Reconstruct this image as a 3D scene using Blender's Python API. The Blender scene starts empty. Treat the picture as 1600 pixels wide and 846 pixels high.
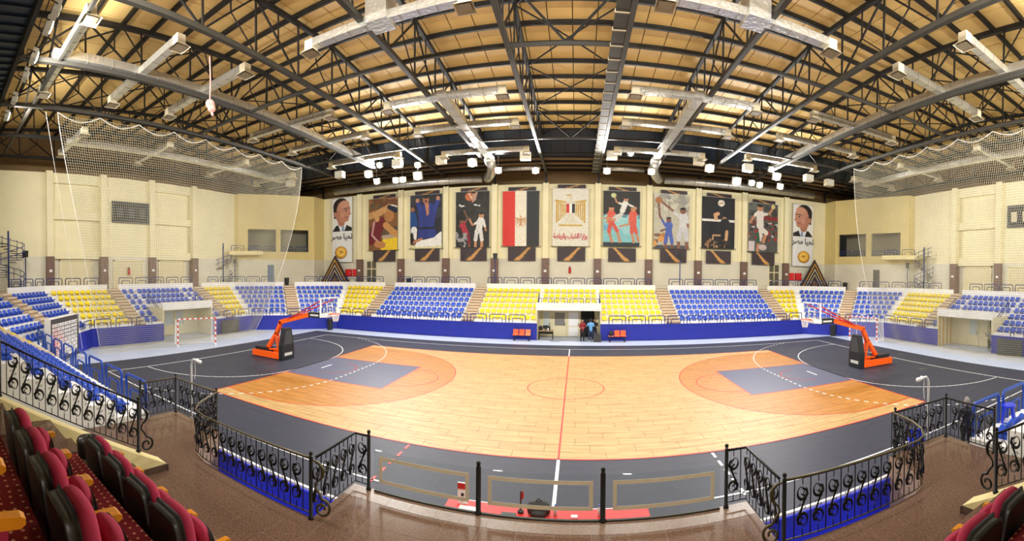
import bpy, bmesh, math, random
import numpy as np
from mathutils import Vector, Matrix
random.seed(7); rng = np.random.default_rng(7)
S = bpy.context.scene
COL = S.collection
PI = math.pi

# ------------------------------------------------------------------ camera: a cylindrical panorama swept from the terrace
FX = 639.84; X0 = 901.9; YH = 438.66
cd = bpy.data.cameras.new('camera'); cam = bpy.data.objects.new('camera', cd); COL.objects.link(cam)
cd.type = 'PANO'; cd.panorama_type = 'CENTRAL_CYLINDRICAL'
cd.central_cylindrical_range_u_min = (0 - X0) / FX
cd.central_cylindrical_range_u_max = (1600 - X0) / FX
cd.central_cylindrical_range_v_min = -(846 - YH) / FX
cd.central_cylindrical_range_v_max = YH / FX
cd.central_cylindrical_radius = 1.0
cd.clip_start = 0.05; cd.clip_end = 400
_r, _p = 0.0098, -0.0134
R1 = np.array([[math.cos(_r), 0, math.sin(_r)], [0, 1, 0], [-math.sin(_r), 0, math.cos(_r)]])
R2 = np.array([[1, 0, 0], [0, math.cos(_p), math.sin(_p)], [0, -math.sin(_p), math.cos(_p)]])
RM = R2 @ R1
cam.matrix_world = Matrix(((RM[0][0], RM[2][0], -RM[1][0], 0.49), (RM[0][1], RM[2][1], -RM[1][1], -19.2352),
                           (RM[0][2], RM[2][2], -RM[1][2], 5.3347), (0, 0, 0, 1)))
S.camera = cam
S.view_settings.view_transform = 'Standard'
S.view_settings.look = 'None'
S.view_settings.gamma = 1.0
S.view_settings.use_curve_mapping = False
S.view_settings.exposure = -0.47
world = bpy.data.worlds.new('world'); S.world = world; world.use_nodes = True
world.node_tree.nodes['Background'].inputs[0].default_value = (1, 0.95, 0.85, 1)
world.node_tree.nodes['Background'].inputs[1].default_value = 0.02
LAMP_W = 620.0          # watts of one lit floodlight
LAMP_COL = (1.0, 0.965, 0.92)

# ------------------------------------------------------------------ helpers
def lin(c):
    c = c / 255.0
    return c / 12.92 if c <= 0.04045 else ((c + 0.055) / 1.055) ** 2.4
def rgb(*c):
    return (lin(c[0]), lin(c[1]), lin(c[2]), 1.0)
MATS = {}
def mat(name, c, rough=0.6, metal=0.0, var=0.0, scale=4.0, bump=0.0, bscale=40.0, spec=0.5, alpha=1.0, emit=0.0, trans=0.0, coat=0.0, sx=(1, 1, 1)):
    m = bpy.data.materials.new(name); m.use_nodes = True
    nt = m.node_tree; b = nt.nodes['Principled BSDF']
    col = rgb(*c)
    b.inputs['Base Color'].default_value = col
    b.inputs['Roughness'].default_value = rough
    b.inputs['Metallic'].default_value = metal
    b.inputs['Specular IOR Level'].default_value = spec
    b.inputs['Alpha'].default_value = alpha
    b.inputs['Transmission Weight'].default_value = trans
    b.inputs['Coat Weight'].default_value = coat
    if emit:
        b.inputs['Emission Color'].default_value = col; b.inputs['Emission Strength'].default_value = emit
    if var or bump:
        geo = nt.nodes.new('ShaderNodeNewGeometry')
        mp = nt.nodes.new('ShaderNodeVectorMath'); mp.operation = 'MULTIPLY'; mp.inputs[1].default_value = sx
        nt.links.new(geo.outputs['Position'], mp.inputs[0])
    if var:
        n = nt.nodes.new('ShaderNodeTexNoise'); n.inputs['Scale'].default_value = scale; n.inputs['Detail'].default_value = 4
        nt.links.new(mp.outputs[0], n.inputs['Vector'])
        r = nt.nodes.new('ShaderNodeValToRGB'); e = r.color_ramp.elements
        e[0].position = 0.25; e[1].position = 0.75
        e[0].color = tuple(max(0, x * (1 - var)) for x in col[:3]) + (1,)
        e[1].color = tuple(min(1, x * (1 + var)) for x in col[:3]) + (1,)
        nt.links.new(n.outputs[0], r.inputs[0]); nt.links.new(r.outputs[0], b.inputs['Base Color'])
    if bump:
        n2 = nt.nodes.new('ShaderNodeTexNoise'); n2.inputs['Scale'].default_value = bscale
        nt.links.new(mp.outputs[0], n2.inputs['Vector'])
        bp = nt.nodes.new('ShaderNodeBump'); bp.inputs['Strength'].default_value = bump; bp.inputs['Distance'].default_value = 0.02
        nt.links.new(n2.outputs[0], bp.inputs['Height']); nt.links.new(bp.outputs[0], b.inputs['Normal'])
    MATS[name] = m
    return m

class MB:
    """collects shapes into one mesh"""
    def __init__(s): s.v = []; s.f = []; s.m = []
    def add(s, vs, fs, mi=0):
        o = len(s.v); s.v += [tuple(map(float, p)) for p in vs]; s.f += [[i + o for i in f] for f in fs]; s.m += [mi] * len(fs); return s
    def box(s, c, d, rz=0.0, mi=0):
        hx, hy, hz = d[0] / 2, d[1] / 2, d[2] / 2; ca, sa = math.cos(rz), math.sin(rz); vs = []
        for z in (-hz, hz):
            for x, y in ((-hx, -hy), (hx, -hy), (hx, hy), (-hx, hy)):
                vs.append((c[0] + x * ca - y * sa, c[1] + x * sa + y * ca, c[2] + z))
        return s.add(vs, [(3, 2, 1, 0), (4, 5, 6, 7), (0, 1, 5, 4), (1, 2, 6, 5), (2, 3, 7, 6), (3, 0, 4, 7)], mi)
    def b2(s, x0, x1, y0, y1, z0, z1, mi=0):
        return s.box(((x0 + x1) / 2, (y0 + y1) / 2, (z0 + z1) / 2), (abs(x1 - x0), abs(y1 - y0), abs(z1 - z0)), 0, mi)
    def bar(s, p0, p1, w, h=None, mi=0):
        h = h or w; p0, p1 = Vector(p0), Vector(p1); d = (p1 - p0)
        if d.length < 1e-6: return s
        d.normalize(); up = Vector((0, 0, 1)) if abs(d.z) < 0.95 else Vector((0, 1, 0))
        a = d.cross(up).normalized(); b = a.cross(d).normalized(); vs = []
        for p in (p0, p1):
            for i, j in ((-1, -1), (1, -1), (1, 1), (-1, 1)): vs.append(p + a * (w / 2 * i) + b * (h / 2 * j))
        return s.add(vs, [(0, 1, 2, 3), (7, 6, 5, 4), (0, 4, 5, 1), (1, 5, 6, 2), (2, 6, 7, 3), (3, 7, 4, 0)], mi)
    def tube(s, pts, r, n=6, closed=False, mi=0):
        pts = [Vector(p) for p in pts]; N = len(pts); rs = r if isinstance(r, (list, tuple)) else [r] * N
        ref = None; vs = []; fs = []
        for i, p in enumerate(pts):
            a = pts[(i - 1) % N] if (closed or i > 0) else p; b = pts[(i + 1) % N] if (closed or i < N - 1) else p
            d = (b - a); d = d.normalized() if d.length > 1e-9 else Vector((0, 0, 1))
            if ref is None: ref = Vector((0, 0, 1)) if abs(d.z) < 0.9 else Vector((1, 0, 0))
            u = (ref - d * ref.dot(d)); u = u.normalized() if u.length > 1e-6 else d.orthogonal().normalized()
            ref = u; w = d.cross(u)
            for k in range(n):
                t = 2 * PI * (k + 0.5) / n; vs.append(p + (u * math.cos(t) + w * math.sin(t)) * rs[i])
        for i in range(N if closed else N - 1):
            j = (i + 1) % N
            for k in range(n): fs.append((i * n + k, i * n + (k + 1) % n, j * n + (k + 1) % n, j * n + k))
        if not closed: fs += [tuple(range(n - 1, -1, -1)), tuple((N - 1) * n + k for k in range(n))]
        return s.add(vs, fs, mi)
    def prism(s, poly, z0, z1, mi=0):
        n = len(poly); vs = [(p[0], p[1], z0) for p in poly] + [(p[0], p[1], z1) for p in poly]
        return s.add(vs, [tuple(range(n - 1, -1, -1)), tuple(range(n, 2 * n))] + [(i, (i + 1) % n, n + (i + 1) % n, n + i) for i in range(n)], mi)
    def lathe(s, prof, n=12, c=(0, 0, 0), mi=0):
        vs = []; fs = []
        for r, z in prof:
            for k in range(n): t = 2 * PI * k / n; vs.append((c[0] + r * math.cos(t), c[1] + r * math.sin(t), c[2] + z))
        for i in range(len(prof) - 1):
            for k in range(n): fs.append((i * n + k, i * n + (k + 1) % n, (i + 1) * n + (k + 1) % n, (i + 1) * n + k))
        fs += [tuple(range(n - 1, -1, -1)), tuple((len(prof) - 1) * n + k for k in range(n))]
        return s.add(vs, fs, mi)
    def ext(s, prof, axis, a0, a1, mi=0):
        """profile of 2D points extruded along axis 'x' (points are y,z) or 'y' (points are x,z)"""
        n = len(prof); P = (lambda q, a: (a, q[0], q[1])) if axis == 'x' else (lambda q, a: (q[0], a, q[1]))
        vs = [P(q, a0) for q in prof] + [P(q, a1) for q in prof]
        return s.add(vs, [tuple(range(n)), tuple(range(2 * n - 1, n - 1, -1))] + [(i, n + i, n + (i + 1) % n, (i + 1) % n) for i in range(n)], mi)
    def ball(s, c, r, n=8, mi=0):
        return s.lathe([(r * math.sin(PI * i / n) if 0 < i < n else 1e-4, -r * math.cos(PI * i / n)) for i in range(n + 1)], n, c, mi)
    def mesh(s, name, smooth=False):
        me = bpy.data.meshes.new(name); me.from_pydata(s.v, [], s.f)
        if any(s.m): me.polygons.foreach_set('material_index', s.m)
        bm = bmesh.new(); bm.from_mesh(me); bmesh.ops.recalc_face_normals(bm, faces=bm.faces); bm.to_mesh(me); bm.free()
        if smooth: me.polygons.foreach_set('use_smooth', [True] * len(me.polygons))
        me.update(); return me

def link(name, me, m=None, parent=None, loc=(0, 0, 0), rz=0.0, kind=None):
    o = bpy.data.objects.new(name, me); COL.objects.link(o)
    if m is not None and len(me.materials) == 0:
        for q in (m if isinstance(m, (list, tuple)) else [m]): me.materials.append(MATS[q] if isinstance(q, str) else q)
    o.location = loc; o.rotation_euler = (0, 0, rz)
    if parent is not None: o.parent = parent
    if kind: o['kind'] = kind
    return o
def obj(name, mb, m, parent=None, loc=(0, 0, 0), rz=0.0, kind=None, smooth=False):
    return link(name, mb.mesh(name, smooth), m, parent, loc, rz, kind)
def tag(o, label, cat, group=None):
    o['label'] = label; o['category'] = cat
    if group: o['group'] = group
    return o
def thing(name, label, cat, loc=(0, 0, 0), rz=0.0, group=None):
    o = bpy.data.objects.new(name, None); COL.objects.link(o); o.location = loc; o.rotation_euler = (0, 0, rz); o.empty_display_size = 0.2
    return tag(o, label, cat, group)
def struct(name, mb, m, parent=None, label=None, smooth=False):
    o = obj(name, mb, m, parent, smooth=smooth)
    if parent is None: o['kind'] = 'structure'
    if label: o['label'] = label; 
    return o
def dup(root, loc, rz=0.0, label=None, group=None):
    r = root.copy(); COL.objects.link(r); r.location = loc; r.rotation_euler = (0, 0, rz)
    if label: r['label'] = label
    if group: r['group'] = group
    for ch in list(root.children):
        c = ch.copy(); COL.objects.link(c); c.parent = r
        for g in list(ch.children):
            d = g.copy(); COL.objects.link(d); d.parent = c
    return r
ORD = ['first', 'second', 'third', 'fourth', 'fifth', 'sixth', 'seventh', 'eighth', 'ninth', 'tenth']
def nth(i):
    if i < 10: return ORD[i]
    n = i + 1; return str(n) + ('th' if 10 <= n % 100 <= 20 else {1: 'st', 2: 'nd', 3: 'rd'}.get(n % 10, 'th'))

# ------------------------------------------------------------------ materials
mat('blue_floor', (184, 196, 220), 0.4, var=0.06, scale=0.7)
mat('grey_paint', (186, 190, 196), 0.5, var=0.08, scale=1.5)
mat('slate', (56, 59, 73), 0.5, spec=0.2, var=0.12, scale=1.2, sx=(1, 6, 1))
mat('key', (88, 93, 117), 0.42, spec=0.35, var=0.06, scale=1.2, sx=(1, 6, 1))  # same slate floor, lightened to put its reflection into the colour
mat('board_gap', (104, 78, 50), 0.7)
mat('riser_shade', (150, 126, 100), 0.7)  # step tan darkened to paint the shade on the risers
mat('tarp_blue', (58, 74, 235), 0.5, var=0.08, scale=2)
mat('line_white', (235, 238, 240), 0.5)
mat('line_red', (200, 45, 40), 0.5)
mat('line_dark', (40, 40, 46), 0.5)
mat('wall_cream', (240, 232, 192), 0.75, var=0.05, scale=0.6)
mat('wall_low', (224, 220, 200), 0.7, var=0.06, scale=0.8)
mat('tower_yellow', (226, 208, 142), 0.75, var=0.05, scale=0.6)
mat('brown_tile', (118, 92, 80), 0.5, var=0.15, scale=3)
mat('concrete_white', (245, 245, 243), 0.7, var=0.05, scale=2)
mat('step_tan', (214, 196, 170), 0.7, var=0.10, scale=3)
mat('pad_blue', (24, 40, 158), 0.55, var=0.10, scale=1.5, bump=0.15, bscale=3)
mat('seat_blue', (38, 84, 205), 0.35, var=0.06, scale=1.0)
mat('seat_yellow', (250, 224, 18), 0.4, var=0.04, scale=1.0)
mat('rail_blue', (38, 58, 122), 0.4)
mat('rail_bright', (30, 78, 182), 0.35)
mat('roof_beige', (238, 202, 128), 0.6, var=0.07, scale=0.5)
mat('roof_dark', (34, 46, 60), 0.35, metal=0.2)
mat('roof_brown', (132, 106, 68), 0.7, var=0.1, scale=0.5)
mat('steel', (20, 18, 16), 0.6, var=0.1, scale=1)
mat('steel_grey', (56, 54, 48), 0.55, var=0.1, scale=1)
mat('duct', (206, 206, 200), 0.3, metal=0.8, bump=1.0, bscale=7)
mat('duct_band', (160, 158, 148), 0.4, metal=0.6)
mat('grille_white', (206, 196, 168), 0.6)
mat('grille_core', (150, 138, 112), 0.6)
mat('gallery_grey', (142, 138, 118), 0.7)
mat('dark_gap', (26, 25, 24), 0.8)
mat('lamp_body', (205, 205, 195), 0.5)
mat('lamp_lens', (255, 246, 222), 0.4, emit=30)
mat('lamp_off', (214, 212, 190), 0.3)
mat('net_cord', (176, 170, 146), 0.8)
mat('rope_white', (238, 236, 228), 0.8)
mat('banner_dark', (56, 44, 46), 0.6, var=0.1, scale=2)
mat('gold', (214, 160, 62), 0.4, metal=0.2)
mat('orange', (255, 98, 18), 0.35)
mat('pad_black', (34, 37, 40), 0.45, bump=0.1, bscale=8)
mat('pad_grey', (64, 67, 70), 0.5)
mat('white_plastic', (240, 240, 240), 0.4)
mat('white_metal', (236, 238, 240), 0.35)
mat('glass', (226, 240, 244), 0.04, trans=1.0, spec=0.5)
mat('goal_red', (206, 84, 78), 0.5)
mat('red', (196, 34, 34), 0.45)
mat('red_bright', (226, 40, 44), 0.5, var=0.06, scale=2)
mat('seat_orange', (255, 96, 40), 0.35)
mat('seat_faded', (226, 128, 84), 0.4)
mat('black', (18, 18, 20), 0.5)
mat('dark_green', (30, 42, 42), 0.5)
mat('granite', (108, 83, 69), 0.16, var=0.4, scale=26, spec=0.5)
mat('granite_dark', (88, 68, 58), 0.45, var=0.25, scale=26)
mat('granite_edge', (118, 95, 78), 0.35, var=0.35, scale=30)
mat('grout', (158, 134, 112), 0.8)
mat('cream_wall', (240, 226, 166), 0.7, var=0.05, scale=2)
mat('carpet', (128, 16, 26), 0.95)
mat('velvet', (166, 34, 70), 0.85, var=0.08, scale=8)
mat('shell', (44, 44, 42), 0.42, var=0.05, scale=3)
mat('wood_arm', (232, 150, 30), 0.3, var=0.10, scale=9, sx=(3, 0.5, 1), coat=0.3)
mat('iron', (26, 25, 24), 0.4, metal=0.4)
mat('iron_brass', (92, 84, 58), 0.4, metal=0.5)
mat('tape', (242, 230, 204), 0.7)
mat('door_cream', (224, 214, 176), 0.5)
mat('door_blue', (88, 116, 148), 0.5)
mat('dark_window', (92, 90, 74), 0.3)
mat('skin', (176, 126, 96), 0.6)
mat('hair', (36, 30, 28), 0.8)
mat('hair_grey', (140, 136, 130), 0.8)
mat('shirt_red', (140, 36, 44), 0.8)
mat('shirt_blue', (110, 172, 222), 0.8)
mat('jeans', (38, 52, 84), 0.85)
mat('trousers', (34, 32, 32), 0.85)
mat('shirt_dark', (30, 32, 44), 0.8)
mat('shirt_grey', (122, 122, 124), 0.8)
mat('shoe', (222, 220, 216), 0.6)
mat('ply', (196, 160, 116), 0.6)
mat('bag_black', (22, 22, 24), 0.6, bump=0.3, bscale=14)
mat('plastic_bag', (50, 48, 42), 0.3, bump=0.8, bscale=18)
mat('stool_blue', (28, 60, 224), 0.3)
mat('pink_rope', (214, 150, 140), 0.8)
mat('silver_mark', (206, 206, 200), 0.5)

def clear_glass():
    nt = MATS['glass'].node_tree; nt.nodes.remove(nt.nodes['Principled BSDF']); out = nt.nodes['Material Output']
    t = nt.nodes.new('ShaderNodeBsdfTransparent'); t.inputs[0].default_value = (0.95, 0.975, 0.97, 1); g = nt.nodes.new('ShaderNodeBsdfGlossy'); g.inputs['Roughness'].default_value = 0.03
    m = nt.nodes.new('ShaderNodeMixShader'); m.inputs[0].default_value = 0.025
    nt.links.new(t.outputs[0], m.inputs[1]); nt.links.new(g.outputs[0], m.inputs[2]); nt.links.new(m.outputs[0], out.inputs[0])
clear_glass()
# carpet with small woven dots
def carpet_nodes():
    nt = MATS['carpet'].node_tree; b = nt.nodes['Principled BSDF']
    g = nt.nodes.new('ShaderNodeNewGeometry'); v = nt.nodes.new('ShaderNodeTexVoronoi'); v.inputs['Scale'].default_value = 11; v.voronoi_dimensions = '2D'
    v.inputs['Randomness'].default_value = 0.15
    nt.links.new(g.outputs['Position'], v.inputs['Vector'])
    lt = nt.nodes.new('ShaderNodeMath'); lt.operation = 'LESS_THAN'; lt.inputs[1].default_value = 0.16
    nt.links.new(v.outputs['Distance'], lt.inputs[0])
    mx = nt.nodes.new('ShaderNodeMix'); mx.data_type = 'RGBA'
    mx.inputs[6].default_value = rgb(126, 15, 25); mx.inputs[7].default_value = rgb(214, 150, 110)
    nt.links.new(lt.outputs[0], mx.inputs[0]); nt.links.new(mx.outputs[2], b.inputs['Base Color'])
carpet_nodes()

# wood: paler boards outside the three-point line, stained boards inside it
def wood_nodes():
    m = bpy.data.materials.new('court_wood'); m.use_nodes = True; MATS['court_wood'] = m
    nt = m.node_tree; b = nt.nodes['Principled BSDF']; N = nt.nodes.new; L = nt.links.new
    g = N('ShaderNodeNewGeometry'); sp = N('ShaderNodeSeparateXYZ'); L(g.outputs['Position'], sp.inputs[0])
    def M(op, a, bb=None):
        n = N('ShaderNodeMath'); n.operation = op
        for i, q in enumerate((a, bb)):
            if q is None: continue
            if isinstance(q, (int, float)): n.inputs[i].default_value = q
            else: L(q, n.inputs[i])
        return n.outputs[0]
    ax = M('ABSOLUTE', sp.outputs[0]); dx = M('SUBTRACT', ax, 12.425)
    d = M('SQRT', M('ADD', M('MULTIPLY', dx, dx), M('MULTIPLY', sp.outputs[1], sp.outputs[1])))
    inside = M('MAXIMUM', M('LESS_THAN', d, 6.75), M('MULTIPLY', M('GREATER_THAN', ax, 12.425), M('LESS_THAN', M('ABSOLUTE', sp.outputs[1]), 6.6)))
    mp = N('ShaderNodeVectorMath'); mp.operation = 'MULTIPLY'; mp.inputs[1].default_value = (0.9, 9, 1); L(g.outputs['Position'], mp.inputs[0])
    n = N('ShaderNodeTexNoise'); n.inputs['Scale'].default_value = 1.3; n.inputs['Detail'].default_value = 5; L(mp.outputs[0], n.inputs['Vector'])
    br = N('ShaderNodeTexBrick'); br.inputs['Scale'].default_value = 1.0; br.inputs['Brick Width'].default_value = 0.9; br.inputs['Row Height'].default_value = 0.082
    br.inputs['Mortar Size'].default_value = 0.0015; br.inputs['Color1'].default_value = (0.82, 0.82, 0.82, 1); br.inputs['Color2'].default_value = (1.1, 1.1, 1.1, 1); br.inputs['Mortar'].default_value = (0.55, 0.5, 0.45, 1)
    L(g.outputs['Position'], br.inputs['Vector'])
    def ramp(c0, c1):
        r = N('ShaderNodeValToRGB'); e = r.color_ramp.elements; e[0].position = 0.3; e[1].position = 0.7; e[0].color = rgb(*c0); e[1].color = rgb(*c1); L(n.outputs[0], r.inputs[0]); return r.outputs[0]
    mx = N('ShaderNodeMix'); mx.data_type = 'RGBA'; L(inside, mx.inputs[0]); L(ramp((174, 138, 84), (196, 162, 106)), mx.inputs[6]); L(ramp((168, 110, 40), (186, 129, 54)), mx.inputs[7])
    mu = N('ShaderNodeMix'); mu.data_type = 'RGBA'; mu.blend_type = 'MULTIPLY'; mu.inputs[0].default_value = 1; L(mx.outputs[2], mu.inputs[6]); L(br.outputs[0], mu.inputs[7])
    L(mu.outputs[2], b.inputs['Base Color']); b.inputs['Roughness'].default_value = 0.5
wood_nodes()

# printed cloth: colour comes from the print baked into the mesh's colour layer
def print_mat(name, rough=0.6):
    m = bpy.data.materials.new(name); m.use_nodes = True; nt = m.node_tree
    a = nt.nodes.new('ShaderNodeVertexColor'); a.layer_name = 'print'
    nt.links.new(a.outputs[0], nt.nodes['Principled BSDF'].inputs['Base Color']); nt.nodes['Principled BSDF'].inputs['Roughness'].default_value = rough
    MATS[name] = m
print_mat('print')

class Paint:
    """small raster drawn with shapes, later printed on a cloth grid; x to the right, y down, both 0..1"""
    def __init__(s, w, h, bg):
        s.w, s.h = w, h; s.a = np.zeros((h, w, 3)); s.a[:] = [lin(c) for c in bg]
        s.X, s.Y = np.meshgrid((np.arange(w)) / (w - 1), (np.arange(h)) / (h - 1)); s.asp = h / w
    def put(s, mask, c):
        s.a[mask] = [lin(q) for q in c]; return s
    def ell(s, cx, cy, rx, ry, c, ang=0.0):
        dx, dy = s.X - cx, (s.Y - cy) * s.asp; ry = ry * s.asp; ca, sa = math.cos(ang), math.sin(ang)
        u, v = dx * ca + dy * sa, -dx * sa + dy * ca
        return s.put((u / rx) ** 2 + (v / ry) ** 2 <= 1, c)
    def poly(s, pts, c):
        m = np.zeros((s.h, s.w), bool); n = len(pts)
        for i in range(n):
            x0, y0 = pts[i]; x1, y1 = pts[(i + 1) % n]
            if y0 == y1: continue
            t = ((y0 > s.Y) != (y1 > s.Y)) & (s.X < (x1 - x0) * (s.Y - y0) / (y1 - y0) + x0); m ^= t
        return s.put(m, c)
    def limb(s, pts, w, c):
        for (x0, y0), (x1, y1) in zip(pts[:-1], pts[1:]):
            dx, dy = x1 - x0, (y1 - y0) * s.asp; L2 = dx * dx + dy * dy + 1e-9
            t = np.clip(((s.X - x0) * dx + (s.Y - y0) * s.asp * dy) / L2, 0, 1)
            s.put((s.X - x0 - t * dx) ** 2 + ((s.Y - y0) * s.asp - t * dy) ** 2 <= (w / 2) ** 2, c)
        return s
    def rect(s, x0, y0, x1, y1, c): return s.put((s.X >= x0) & (s.X <= x1) & (s.Y >= y0) & (s.Y <= y1), c)
    def noise(s, amt, cell=6):
        g = rng.random((s.h // cell + 2, s.w // cell + 2)); k = np.kron(g, np.ones((cell, cell)))[:s.h, :s.w]
        s.a *= (1 + amt * (k[..., None] - 0.5) * 2); s.a = np.clip(s.a, 0, 1); return s
    def blotch(s, x0, y0, x1, y1, cols, n, r):
        for i in range(n): s.ell(x0 + rng.random() * (x1 - x0), y0 + rng.random() * (y1 - y0), r * (0.5 + rng.random()), r * (0.4 + rng.random()) / s.asp, cols[int(rng.integers(len(cols)))])
        return s

def cloth(name, pt, x0, x1, y, z0, z1, parent, wave=0.03, thick=0.02, m='print'):
    """a hanging printed cloth: front grid carries the print, folds run down it, closed at the back"""
    w, h = pt.w, pt.h; vs = []; fs = []
    for j in range(h):
        for i in range(w):
            u, v = i / (w - 1), j / (h - 1)
            f = wave * (0.5 * math.sin(u * 17 + 2 * v) + 0.5 * math.sin(u * 7 - v * 5)) * (0.25 + v * 0.75)
            vs.append((x0 + (x1 - x0) * u, y + f, z1 + (z0 - z1) * v))
    for j in range(h - 1):
        for i in range(w - 1): a = j * w + i; fs.append((a, a + w, a + w + 1, a + 1))
    n = len(vs); b = [(x0, y + thick + wave, z1), (x1, y + thick + wave, z1), (x1, y + thick + wave, z0), (x0, y + thick + wave, z0)]
    fs.append((n, n + 1, n + 2, n + 3))
    me = bpy.data.meshes.new(name); me.from_pydata(vs + b, [], fs)
    ca = me.color_attributes.new('print', 'FLOAT_COLOR', 'POINT')
    c = np.ones((n + 4, 4), np.float32); c[:n, :3] = pt.a.reshape(-1, 3); c[n:, :3] = 0.4
    ca.data.foreach_set('color', c.ravel()); me.polygons.foreach_set('use_smooth', [True] * (len(fs) - 1) + [False])
    return link(name, me, m, parent)

# ------------------------------------------------------------------ floor and court
LX, RX, FYL, NYL = -27.4, 26.2, 14.0, -13.5      # fronts of the stands
fl = MB(); fl.b2(-36, 35, -27, 23, -0.3, -0.012)
floor = struct('floor', fl, 'blue_floor'); floor['label'] = 'pale blue painted hall floor around the court'
c = MB(); c.b2(-22.3, 22.3, -12.45, 11.6, -0.012, 0.0); obj('court_mat', c, 'slate', floor)['label'] = 'dark slate sports floor'
c = MB(); c.b2(-27.3, 26, -12.4, 13.9, -0.012, -0.006)
# grey bare strip in front of the side stands
c = MB(); c.b2(-27.3, -24.6, -8.5, 8.5, -0.012, -0.004); c.b2(24.2, 26.1, -8, 8, -0.012, -0.004); obj('bare_strip', c, 'grey_paint', floor)
# fine joints across the slate floor
c = MB()
for y in np.arange(-12, 11.5, 2.0): c.b2(-22.2, 22.2, y - 0.008, y + 0.008, 0, 0.0012)
for x in np.arange(-21, 22, 3.0): c.b2(x - 0.008, x + 0.008, -12.4, 11.5, 0, 0.0012)
obj('mat_seam', c, 'line_dark', floor)['kind'] = 'stuff'
# wooden boards laid in staggered courses
WL, WW, GAP = 1.4, 0.5, 0.013
boards = []
nrow = int(15 / WW)
for r in range(nrow):
    y0 = -7.5 + r * WW; y1 = y0 + WW; x = -14 - (r % 3) * WL / 3
    while x < 14:
        a, b = max(x, -14), min(x + WL, 14); x += WL
        if b - a < 0.05: continue
        segs = [(a, b, y0, y1)]
        if y1 > -2.45 and y0 < 2.45:            # the keys are cut out
            new = []
            for (p, q, u, v) in segs:
                for (s0, s1) in ((max(p, -8.2), min(q, 8.2)),):
                    if s1 - s0 > 0.02: new.append((s0, s1, u, v))
                for (s0, s1) in ((max(p, -14), min(q, -8.2)), (max(p, 8.2), min(q, 14))):
                    if s1 - s0 > 0.02:
                        if u < -2.45: new.append((s0, s1, u, -2.45))
                        if v > 2.45: new.append((s0, s1, 2.45, v))
            segs = new
        boards += segs
boards.sort(key=lambda s: math.hypot((s[0] + s[1]) / 2 - 0.5, (s[2] + s[3]) / 2 + 19.2))
for s_ in (-1, 1): obj('key_painted_sheen', MB().b2(s_ * 8.2, s_ * 14, -2.45, 2.45, 0.0, 0.006), 'key', floor)  # slate keys with the floor sheen painted in
cache = {}
wood = obj('wooden_court', MB().b2(-14, 14, -7.5, 7.5, -0.011, 0.0005), 'board_gap', floor); wood['label'] = 'wooden basketball court laid in boards'
rest = MB()
for i, (a, b, u, v) in enumerate(boards):
    L_, W_ = round(b - a - GAP, 3), round(v - u - GAP, 3)
    if L_ <= 0.01 or W_ <= 0.01: continue
    if i < 300:
        k = (L_, W_)
        if k not in cache:
            q = MB(); q.box((0, 0, 0.003), (L_, W_, 0.006)); cache[k] = q.mesh('plank')
        link('plank', cache[k], 'court_wood', floor, ((a + b) / 2, (u + v) / 2, 0.0006))
    else: rest.box(((a + b) / 2, (u + v) / 2, 0.0036), (L_, W_, 0.006))
obj('far_planks', rest, 'court_wood', floor)['kind'] = 'stuff'
ZL = 0.0085
def line(pts, w, m, name='court_line', z=ZL):
    q = MB()
    for p, r in zip(pts[:-1], pts[1:]):
        d = Vector((r[0] - p[0], r[1] - p[1], 0)); d.normalize(); n = Vector((-d.y, d.x, 0)) * (w / 2); e = d * (w / 4)
        A, B = Vector((p[0], p[1], z)) - e, Vector((r[0], r[1], z)) + e
        q.add([A - n, B - n, B + n, A + n], [(0, 1, 2, 3)])
    return obj(name, q, m, floor)
def arc(cx, cy, r, a0, a1, n=40): return [(cx + r * math.cos(a0 + (a1 - a0) * i / n), cy + r * math.sin(a0 + (a1 - a0) * i / n)) for i in range(n + 1)]
line([(-20, -10), (20, -10), (20, 10), (-20, 10), (-20, -10)], 0.06, 'line_white')
line([(-14, -7.5), (14, -7.5), (14, 7.5), (-14, 7.5), (-14, -7.5)], 0.06, 'line_red')
line([(0, -7.5), (0, 7.5)], 0.06, 'line_red'); line([(0, 7.5), (0, 10)], 0.07, 'line_white'); line([(0, -10), (0, -7.5)], 0.09, 'line_white')
line(arc(0, 0, 1.8, 0, 2 * PI), 0.05, 'line_red')
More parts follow.
